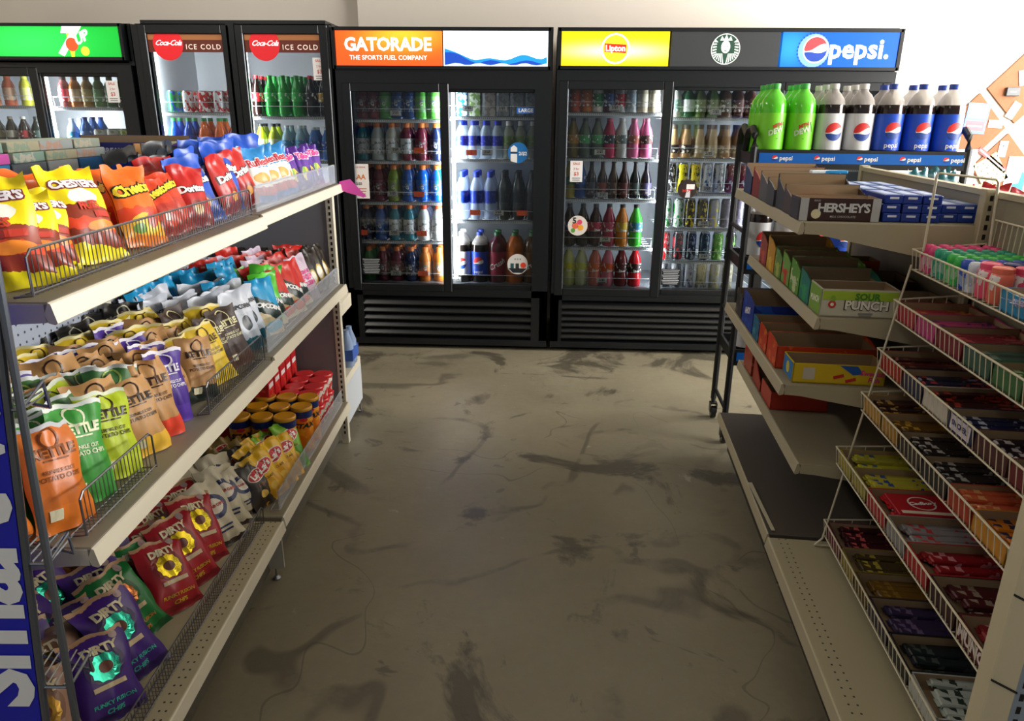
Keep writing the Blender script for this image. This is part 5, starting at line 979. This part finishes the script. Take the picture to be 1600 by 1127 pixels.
for (s, d, h, c, ink, lb, w) in ((.145, .13, .085, '#c8401c', '#e0602a', 'orange-red open box just behind the yellow fish box', .30), (.285, .12, .080, '#c03a1c', '#d8702a', 'second orange open box on third right shelf', .29), (.415, .10, .08, '#2a6a8a', '#4a90a8', 'teal blue open box on third right shelf', .25), (.525, .20, .125, '#1f3a94', '#2a58b8', 'navy blue snack box with white lettering, third right shelf', .28), (.74, .12, .10, '#3a3836', '#6a6460', 'black and white open box at far end of third right shelf', .22)):
    TR(-.012, s, z3, w, d, h, printed(c, ink, .6, (15, 15, 15), .4), lb, lipf=h*.85, side=[(text2d('AHOY', .032, .05), mat('#e8e8e8'), 0, .01, .2)] if s == .525 else None)
# fourth shelf
z4 = .469
TR(.010+.055, .44, z4, .20, .16, .065, mat('#b8301c', .45), 'red open box with dark cardboard inside on fourth right shelf'); TR(.065, .62, z4, .17, .14, .07, mat('#a82c1c', .45), 'second red open box, dark front, fourth right shelf', lipf=.03, back=.05)
TR(.065, .80, z4, .16, .16, .13, printed('#a83a24', '#c8705a', .58, (15, 15, 15)), 'tall red and cream snack box at far end of fourth right shelf', lipf=.12)
# ------------------------------------------------------------------ white wire candy rack with six sloping tiers
t = empty('wire_candy_rack', OR, AR); tag(t, 'cream wire candy rack with six stepped baskets at lower right', 'display rack')
WIRE = mat('#d9cfb4', .4)
TIER = [(.262, 1.14, -.50-.45), (.238, 1.0, -.95), (.217, .859, -.98), (.194, .724, -.98), (.150, .548, -.98), (.150, .300, -.98)]
TB = []
for i, (u, z, s1) in enumerate(TIER):
    q = MB(); hb = .055; s0 = -.03; zf = z-hb; ub = .445; slope = .0
    q.tube([(ub, s0, z+.02), (u, s0, z), (u, s1, z), (ub, s1, z+.02)], .0026, 6); q.tube([(ub, s0, zf), (u+.008, s0, zf), (u+.008, s1, zf), (ub, s1, zf)], .0022, 5)
    n = int((s0-s1)/.024)
    for k in range(n+1): y = s0-k*(s0-s1)/n; q.tube([(u, y, z), (u+.008, y, zf), (ub, y, zf)], .0015, 4)
    for k in range(5): x = u+.03+k*(ub-u-.03)/5; q.tube([(x, s0, z+.02*(x-u)/(ub-u)), (x, s0, zf)], .0015, 4)
    build('wire_basket', q, WIRE, t); TB.append((u+.010, zf+.003))
q = MB(); q.tube([(.277, -.06, 1.14), (.275, -.06, 1.338), (.282, -.06, 1.342), (.421, -.06, 1.328), (.427, -.06, 1.32), (.44, -.06, 1.14)], .0035, 6); build('top_hoop', q, WIRE, t); q = MB()
q.tube([(.44, -.04, .215), (.44, -.96, .215)], .003, 6)
q.tube([(.262, -.04, 1.10), (.15, -.04, .24), (.13, -.04, .215)], .003, 6); q.tube([(.262, -.94, 1.10), (.15, -.96, .24), (.13, -.96, .215)], .003, 6)
q.tube([(.44, -.04, 1.16), (.44, -.04, .215)], .003, 6); q.tube([(.44, -.96, 1.16), (.44, -.96, .215)], .003, 6)
q.tube([(.13, -.04, .215), (.44, -.04, .215)], .003, 6); q.tube([(.13, -.96, .215), (.44, -.96, .215)], .003, 6); build('rack_frame', q, WIRE, t)
q = MB(); q.tube([(.445, -.05, 1.15), (.445, -.05, 1.225), (.445, -.90, 1.225), (.445, -.90, 1.15)], .0025, 6)
for k in range(34): q.tube([(.445, -.06-k*.025, 1.225), (.445, -.06-k*.025, 1.09)], .0013, 4)
build('back_fence', q, WIRE, t)
# gum bottles in the top basket
def gumb(c, lab):
    q = MB(); q.lathe([(.0165, 0), (.0175, .004), (.0175, .042), (.015, .05)], 14); o = build('gum_bottle', q, printed(lab, c, .5, (50, 50, 50), .3), smooth=True); o['category'] = 'bottle'
    q = MB(); q.lathe([(.0155, .048), (.0165, .051), (.0165, .064), (.013, .070), (.006, .0715)], 14); build('cap', q, mat(c, .25), o, smooth=True); return Proto(o)
GP = {'pink': gumb('#e0447e', '#d8a0b0'), 'teal': gumb('#1f9a7a', '#7ab0a0'), 'green': gumb('#3ab84e', '#8ac090'), 'blue': gumb('#2a50b8', '#8aa0c8'), 'white': gumb('#d0dcea', '#a8b4c4')}
u0, zb = TB[0]
for r_, cn_ in enumerate(['pink', 'pink', 'teal', 'teal', 'green', 'green', 'blue', 'white']):
    for c_ in range(5):
        GP[cn_].at(PR(u0+.022+c_*.0365, -.055-r_*.0365, zb), R.uniform(0, 6), f"{cn_}-capped gum bottle, {NUM[c_+1]} from the aisle {['first', 'second'][r_ % 2] if cn_ not in ('blue', 'white') else 'only'} {cn_} row, top wire basket", 'gum bottles in the top wire basket')
def cupp(c, ink):
    q = MB(); q.lathe([(.020, 0), (.023, .01), (.024, .055), (.021, .068), (.019, .070)], 16); o = build('gum_cup', q, printed(c, ink, .58, (35, 35, 35), .3), smooth=True); o['category'] = 'cup'
    q = MB(); q.lathe([(.0215, .066), (.022, .070), (.022, .078), (.018, .081)], 16); build('cap', q, mat(c, .3), o, smooth=True); return Proto(o)
for r_, rowc in enumerate(((('#f0557a', 'salmon'), ('#2a3478', 'navy'), ('#d83a74', 'pink'), ('#c8c4bc', 'pale grey')), (('#e8705a', 'coral'), ('#e04a6a', 'rose'), ('#d8c8a8', 'cream'), ('#3a86b8', 'sky blue')))):
    for c_, (cc_, nm) in enumerate(rowc):
        cupp(cc_, '#e8dfe0').at(PR(u0+.026+c_*.048, -.365-r_*.052, zb), 0, f"{nm} gum cup with round lid, {['far', 'near'][r_]} row in top wire basket", 'gum cups in the top wire basket')
def tier_box(ti, s, d, c, inner, label, ink=None, art=None, side=None, w=None, n=4, h=.042, bars=None):
    """display box in basket ti whose far edge is at s; with bars of packaging inside"""
    u, z = TB[ti]; w = w or (.435-u); o = opentray(w, d, h, printed(c, ink or c, .6, (20, 20, 20), .4) if ink else mat(c, .45), 'display_box', art=art, side=side, back=.006)
    o.location = PR(u+w/2+.001, s-d/2, z); o.rotation_euler.z = AR; tag(o, label, 'display box', 'display boxes in the wire candy rack')
    for k in range(n):
        bc, bi = inner[k % len(inner)]
        bar(bc, bi, .17 if w < .2 else w*.86 if w < .24 else .22, .026, .015).at(PR(u+w/2+R.uniform(-.006, .006), s-d*(k+.5)/n, z+.012+R.uniform(.0, .012)), AR+R.uniform(-.05, .05), f"pack {NUM[k+1]} from far edge, {label}", 'candy packs in the wire rack boxes')
ORDT = ['top', 'second', 'third', 'fourth', 'fifth', 'lowest']
TIERS = {
 0: [(-.475, .10, '#2a88b8', [('#8a9ac8', '#e8e8f0'), ('#c8b0c8', '#5a6ab0')], 'pale blue-edged box of lilac packs'), (-.58, .10, '#d87a2a', [('#e8a04a', '#d83a2a'), ('#e8d04a', '#d87a2a')], 'orange and yellow gum box'), (-.69, .11, '#b83a5a', [('#d86a8a', '#e8d0d8')], 'rosy gum box'), (-.81, .11, '#3a8a5a', [('#6ab08a', '#e8e8d8')], 'sea green gum box')],
 1: [(-.035, .12, '#a82438', [('#c83a4a', '#d8903a'), ('#b82a3a', '#e0a04a')], 'crimson box of upright packs'), (-.165, .11, '#b83a7a', [('#c84a8a', '#5a2a6a'), ('#d85a4a', '#f0a04a')], 'magenta box of gum packs'), (-.285, .13, '#7a1f2c', [('#8a2a34', '#c85a5a')], 'dark crimson candy box'), (-.425, .12, '#3a5a4a', [('#4a6a5a', '#8a9a8a'), ('#3a4a44', '#7a8a7a')], 'grey-green mint box'), (-.555, .11, '#3c6a3a', [('#4a7a3a', '#b8c8a0')], 'green gum box'), (-.675, .12, '#8a5a2a', [('#b87a3a', '#e0b05a')], 'amber candy box'), (-.805, .11, '#3a7a6a', [('#4a8a7a', '#c0d0c8')], 'teal mint box')],
 2: [(-.035, .15, '#a8281c', [('#5a1c18', '#8a3a34'), ('#3a1a18', '#7a4a3a')], 'red-fronted box of dark bars'), (-.195, .12, '#2a2f4a', [('#2a2a44', '#b83a3a'), ('#1c1c2a', '#8a8a9a')], 'navy box of red and blue bars'), (-.325, .13, '#c8c0b4', [('#3a1c18', '#a83a2c')], 'white box with rounded cut front'), (-.465, .11, '#1f2a54', [('#1c2448', '#c8c8d8')], 'navy box with white banner'), (-.585, .13, '#4a1a1c', [('#2a1c24', '#b8b0b0')], 'dark maroon box'), (-.725, .12, '#6a1a20', [('#3a1418', '#a86a6a')], 'oxblood candy box'), (-.855, .11, '#3a2420', [('#4a2a24', '#a8846a')], 'brown candy box')],
 3: [(-.035, .13, '#b8862a', [('#3a2420', '#b89a6a'), ('#4a2c20', '#c8a04a')], 'golden-edged box of brown bars'), (-.175, .11, '#a87a20', [('#6a4a1c', '#c89a3a')], 'mustard candy box'), (-.295, .13, '#2e2622', [('#2a2422', '#b8b0a8')], 'black box of silver-printed bars'), (-.435, .13, '#262220', [('#2a2626', '#a8a4a0')], 'second black box of silver-printed bars'), (-.575, .10, '#a83a24', [('#c85a3a', '#e0a06a')], 'rust red candy box'), (-.685, .13, '#c88a2c', [('#c8741c', '#2a2a4a')], 'orange-gold candy box'), (-.825, .12, '#4a2c20', [('#5a3424', '#b8946a')], 'chestnut candy box')],
 4: [(-.035, .11, '#a89a2a', [('#b8b02a', '#2a5a8a'), ('#a8a43a', '#c8c04a')], 'yellow box of blue and yellow packs'), (-.155, .11, '#9a8f2c', [('#b8b03a', '#2a4a9a')], 'second yellow and blue box'), (-.275, .13, '#a82028', [('#b82028', '#e8dcd0')], 'red and white box with round logo'), (-.415, .11, '#8a8a8a', [('#8a8688', '#b83a3a')], 'pale grey candy box'), (-.535, .12, '#a81c24', [('#8a1a20', '#c8828a')], 'bright red candy box'), (-.665, .12, '#3a1c1c', [('#4a1c20', '#8a7a6a')], 'dark red candy box'), (-.795, .14, '#5a1418', [('#8a2428', '#d8a0a0')], 'maroon box lettered in white')],
 5: [(-.035, .13, '#6a1f3a', [('#3a141c', '#c85a5a')], 'plum box with red print'), (-.175, .11, '#8a7a24', [('#4a3c24', '#a89a3a')], 'olive yellow candy box'), (-.295, .10, '#5a4416', [('#6a4c1c', '#8a6a2a')], 'bronze candy box'), (-.405, .13, '#2a2438', [('#342a4a', '#6a5a7a')], 'dark violet bagged candy box'), (-.545, .12, '#1c1f1e', [('#20262a', '#4a5450')], 'black candy box'), (-.675, .13, '#b8bcb8', [('#b0b8b0', '#2c3a34')], 'white box of mint packs'), (-.815, .13, '#6a1a1c', [('#4a1818', '#9a5a4a')], 'deep red candy box')]}
for ti, L_ in TIERS.items():
    for (s, d, c, inner, lab) in L_:
        kw = {}
        if 'lettered in white' in lab: kw = dict(side=[(text2d('MUNCH', .034, .05), mat('#e8dcd8'), 0, -.002)])
        if 'white banner' in lab: kw = dict(art=[(text2d('SNICKERS', .022, .04), mat('#e8e4ec'), -.04, 0)], side=[(rect2d(.09, .034), mat('#d8d0dc'), 0, 0), (text2d('SNICKERS', .017, .04), mat('#26306a'), 0, 0, 0, 1)])
        tier_box(ti, s, d, c, inner, f"{lab} in {ORDT[ti]} wire basket", n=5 if d > .12 else 4, **kw)
u, z = TB[4]; q = MB(); q.bev(-.075, .075, -.055, .055, 0, .010, .002); o = build('candy_carton', q, mat('#b01f28', .4), loc=PR(u+.11, -.345, z+.034), rz=AR); tag(o, 'red carton with round white logo lying on fifth wire basket', 'box')
A = Art(topf(0, 0, .010), .0006); A.add(ring2d(.030, .034), mat('#e8dcd0'), 0, .005); A.add(text2d('Cadbury', .020, .04, .3), mat('#f0e8e0'), 0, .005, .15, 1); A.add(rect2d(.13, .014), mat('#e8d8c0'), 0, -.042); A.build('print', o)

# ------------------------------------------------------------------ goods on the back side of the right island, above its top rail
t = empty('shelving_unit', OR, AR); tag(t, 'shelving unit behind the right island carrying teal and red bags on top', 'store shelves', 'store shelving along the aisle')
shelf_part(t, .93, .475, -1.02, 1.03, 1.235, 1, BG, railm=BG, lip=.034); shelf_part(t, .96, .475, -1.02, 1.03, .2, 1, BG, railm=BG, deck='base_deck', bracket=False); q = MB(); q.box(.470, .482, -1.02, 1.03, .08, 1.24); build('back_panel', q, mat('#8f8672', .6), t)
TEB = bag('snack_bag', 'snack bag', .15, .19, .06, bagmat('teal_bag', [(0, '#14404a'), (.5, '#1f6a78')]), mat('#1a4a54', .3), (), 101, .6)
REB = bag('snack_bag', 'snack bag', .15, .17, .06, bagmat('red_white_bag', [(0, '#d8d0d0'), (.45, '#b01f28')]), mat('#8a1a20', .3), (), 102, .6)
for i in range(4): TEB.at(PR(.545+.05*(i % 2), .40+i*.10, 1.237), AR+R.uniform(-.5, .5), f"teal snack bag above the beige back panel, {NUM[i+1]} from camera", 'teal bags behind the right back panel', rx=-1.0, sc=.55)
for i in range(4): REB.at(PR(.545+.04*(i % 2), -.02+i*.09, 1.237), AR+R.uniform(-.5, .5), f"red and white snack bag above the beige back panel, {NUM[i+1]} from camera", 'red bags behind the right back panel', rx=-1.1, sc=.5)
q = MB(); q.bev(-.06, .06, -.035, .035, 0, .12, .003); o = build('tablet_box', q, mat('#e8f2f8', .4), loc=PR(.555, -.05-.06, 1.236), rz=AR); tag(o, 'white and sky blue carton above the rail at right edge', 'box')
A = Art(front(0, -.035, .06), .0006); A.add(rect2d(.03, .05), mat('#2aa0d8'), .02, -.015); A.add(rect2d(.07, .012), mat('#8ac8e8'), 0, .035); A.add(disc2d(.014), mat('#7ac8ec'), -.02, -.01); A.build('print', o)
q = MB(); q.bev(-.05, .05, -.03, .03, 0, .07, .003); o = build('candy_pouch', q, printed('#d88a2a', '#e8d8a0', .5, (30, 30, 30)), loc=PR(.56, -.28, 1.236), rz=AR); tag(o, 'orange pouch at right edge just above the rail', 'pouch')

# ------------------------------------------------------------------ rolling rack of large soda bottles
RK, RA = Vector((.872, 3.225, 0)), -.050
def PK(x, y, z): return Vector((RK.x+x*math.cos(RA)-y*math.sin(RA), RK.y+x*math.sin(RA)+y*math.cos(RA), z))
t = empty('bottle_rack', RK, RA); tag(t, 'black rolling rack of large soda bottles with blue shelf strip', 'display rack')
for x in (0.0, .86):
    q = MB()
    q.tube([(x, 0, .10), (x, 0, 1.36), (x, .02, 1.41), (x, .06, 1.435), (x, .12, 1.43), (x, .16, 1.40), (x, .18, 1.34)], .015, 8); q.tube([(x, .31, .10), (x, .31, 1.36), (x, .29, 1.42), (x, .25, 1.44), (x, .16, 1.40)], .015, 8)
    for z in (.16, .60, 1.0): q.tube([(x, 0, z), (x, .31, z)], .010, 6)
    build('side_frame', q, BLACK2, t)
    for y in (0, .31):
        q = MB(); q.lathe([(.012, .07), (.012, .105)], 8, c=(x, y, 0)); q.prism([(.030*math.cos(k*PI/8), .030+.030*math.sin(k*PI/8)) for k in range(16)], -.012, .012, lambda a, b, w: (x+w, y+a-.015, b)); q.box(x-.018, x-.014, y-.03, y+.01, .03, .08); q.box(x+.014, x+.018, y-.03, y+.01, .03, .08); q.box(x-.018, x+.018, y-.02, y+.008, .072, .080); build('caster', q, mat('#16181a', .35), t)
BLUB = mat('#1660b8', .35, emit=0)
for z in (1.285, .83, .40):
    q = MB(); q.box(.01, .85, .0, .31, z, z+.012); q.box(.01, .85, -.012, .0, z-.012, z+.065); q.box(.01, .85, .31, .318, z, z+.05); q.box(.0, .012, 0, .31, z, z+.05); q.box(.848, .86, 0, .31, z, z+.05)
    for i in range(1, 6): q.box(.01, .85, i*.052, i*.052+.004, z+.012, z+.016)
    s = build('tray', q, BLACK2, t); q = MB(); q.box(.02, .84, -.0135, -.012, z+.010, z+.052); b = build('price_strip', q, BLUB, s) if False else build('blue_strip', q, BLUB, s)
    for k in range(5):
        x = .085+k*.172; A = Art(front(0, -.0135, z+.031), .0006)
        for sh, m in zip(globe(.012), (mat('#e0322f'), WHITE, mat('#1b3f94'))): A.add(sh, m, x, 0)
        A.add(text2d('pepsi', .026, .02), WHITE, x+.046, 0); A.build('strip_logo', s)
DEW = drink('big', .0545, .315, '#5cd02a', '#7edc2c', '#3fb04a', None, name='large_soda_bottle', art='dew', n=18)
DT2 = drink('big', .0545, .315, '#221a18', '#dadde0', '#c9c6c4', None, name='large_soda_bottle', art='globe_diet', n=18, fill=.74)
PP2 = drink('big', .0545, .315, '#241614', '#1c50cc', '#23419c', None, name='large_soda_bottle', art='globe', n=18, fill=.74)
for c_ in range(7):
    pr_, nm = ((DEW, 'large green citrus soda bottle'), (DT2, 'large silver diet cola'), (PP2, 'large blue cola bottle'))[0 if c_ < 2 else 1 if c_ < 4 else 2]
    for d in range(2 if c_ > 3 else 3):
        if d*.098+.055 > .30: continue
        pr_.at(PK(.072+c_*.1185, .055+d*.100, 1.298), RA+R.uniform(-.15, .25), f"{nm}, {NUM[c_+1]} from left, {['front', 'middle', 'back'][d]}, top of rolling rack", 'large soda bottles on the black rolling rack')
for c_ in range(7): (PP2 if c_ > 2 else DT2).at(PK(.072+c_*.1185, .07, .843), RA+.3, f"large {'cola' if c_ > 2 else 'diet cola'} bottle, {NUM[c_+1]} from left on middle tray of rolling rack", 'large soda bottles on the black rolling rack')
for c_ in range(4): (PP2 if c_ > 1 else DT2).at(PK(.072+c_*.1185, .07, .413), RA+.3, f"large {'cola' if c_ > 1 else 'diet cola'} bottle, {NUM[c_+1]} from left on lowest tray of rolling rack", 'large soda bottles on the black rolling rack')

# ------------------------------------------------------------------ notice board of diamond cork panels on the back wall
CORK = noise_mat('cork', '#85502e', '#956040', 60, .8); YW = 5.43
def wallpoly(name, pts, m, th=.012, y=YW, label=None, cat=None, group=None):
    q = MB(); cx = sum(p[0] for p in pts)/len(pts); cz = sum(p[1] for p in pts)/len(pts)
    q.prism([(a-cx, b-cz) for a, b in pts], 0, th, lambda a, b, w: (a, -w, b)); o = build(name, q, m, loc=(cx, y, cz)); return tag(o, label, cat, group) if label else o
for pts, lb in (([(2.74, 1.425), (2.95, 1.655), (3.165, 1.43), (2.955, 1.19)], 'diamond cork panel with blue and red package pinned on it'), ([(2.99, 1.685), (3.20, 1.915), (3.43, 1.69), (3.22, 1.46)], 'upper diamond cork panel with a small black card holder'), ([(3.20, 1.40), (3.43, 1.64), (3.66, 1.41), (3.43, 1.17)], 'right diamond cork panel mostly beyond the photo edge') if False else ([(2.985, 1.16), (3.195, 1.395), (3.41, 1.17), (3.20, .93)], 'lower diamond cork panel with red and white papers')):
    wallpoly('cork_panel', pts, CORK, label=lb, cat='cork board', group='diamond cork panels on the back wall')
YP = YW-.013
def paper(name, cx, cz, w, h, rot, m, label, arts=(), cat='notice'):
    q = MB(); q.box(-w/2, w/2, -.003, 0, -h/2, h/2); o = build(name, q, m, loc=(cx, YP, cz)); o.rotation_euler.y = rot; tag(o, label, cat)
    if arts:
        A = Art(front(0, -.003, 0), .0006)
        for a in arts: A.add(*a)
        A.build('print', o)
paper('hanging_package', 2.955, 1.49, .15, .20, .06, mat('#5a86c8', .5), 'blue-edged package with red band on left cork panel', [(rect2d(.125, .085), mat('#b8e0e8'), 0, .045), (rect2d(.125, .065), mat('#d85a64'), 0, -.048), (rect2d(.10, .01), mat('#e8b0b8'), 0, -.05, 0, 1)], 'package')
paper('business_card', 3.09, 1.455, .095, .05, .05, mat('#f0e4dc', .6), 'small white card at right corner of left cork panel', cat='card')
q = MB(); q.bev(-.045, .045, -.02, 0, -.028, .028, .004); o = build('card_holder', q, mat('#4a4a4c', .5), loc=(3.155, YP, 1.665)); tag(o, 'small black holder on upper cork panel', 'card holder'); A = Art(front(0, -.02, 0), .0006); A.add(rect2d(.04, .008), mat('#b8b8b8')); A.build('print', o)
paper('business_card', 3.21, 1.755, .055, .10, -.25, mat('#d8d2cc', .6), 'tilted grey and white card above the black holder', [(rect2d(.05, .04), mat('#7a7472'), 0, -.025)], 'card')
paper('business_card', 3.19, 1.545, .055, .11, .45, mat('#f4efea', .6), 'tilted white card below the black holder', [(rect2d(.03, .01), mat('#8a8a8a'), 0, .02)], 'card')
paper('business_card', 3.175, 1.29, .055, .105, .05, mat('#f4efea', .6), 'upright white card with dark mark on lower cork panel', [(disc2d(.008), mat('#3a4a5a'), 0, .02)], 'card')
paper('notice', 2.93, 1.20, .16, .17, 0, mat('#f6e8e8', .6), 'white and pink printed sheet below left cork panel', [(disc2d(.02), mat('#e8a0c0'), -.04, .05), (rect2d(.10, .008), mat('#c86a7a'), .0, .01), (rect2d(.10, .008), mat('#c86a7a'), .0, -.03), (rect2d(.05, .03), mat('#d8c0a0'), -.04, -.01, 0, 1)])
paper('notice', 3.125, 1.135, .17, .21, -.60, mat('#e6d79a', .6), 'tilted yellow sheet with dark dots at right', [(disc2d(.006, n=8), mat('#5a5a4a'), (i-1.5)*.04+.01*(j % 2), (j-2)*.04) for i in range(4) for j in range(5)])
paper('notice', 3.12, 1.215, .26, .035, .62, mat('#c84a4a', .6), 'narrow red folded strip across lower cork panel', [(rect2d(.24, .010), mat('#f0e0e0'), 0, 0)], 'paper strip')
paper('notice', 3.31, 1.09, .16, .30, .02, mat('#e2f2f8', .6), 'white poster with blue shape at right edge of view', [(rect2d(.12, .02), mat('#6ab8d8'), 0, .12), (poly2d([(-.02, -.10), (.06, -.10), (.06, .03), (.03, .05), (.02, -.03), (-.02, -.04)]), mat('#2a9ad0')), (disc2d(.02), mat('#7ac8e8'), -.04, .02)], 'poster')
if __name__ == '__main__': print('DUPLICATES', [k for k, v in LABELS.items() if v > 1][:20], 'LONG', [k for k in LABELS if len(k.split()) > 16][:20])
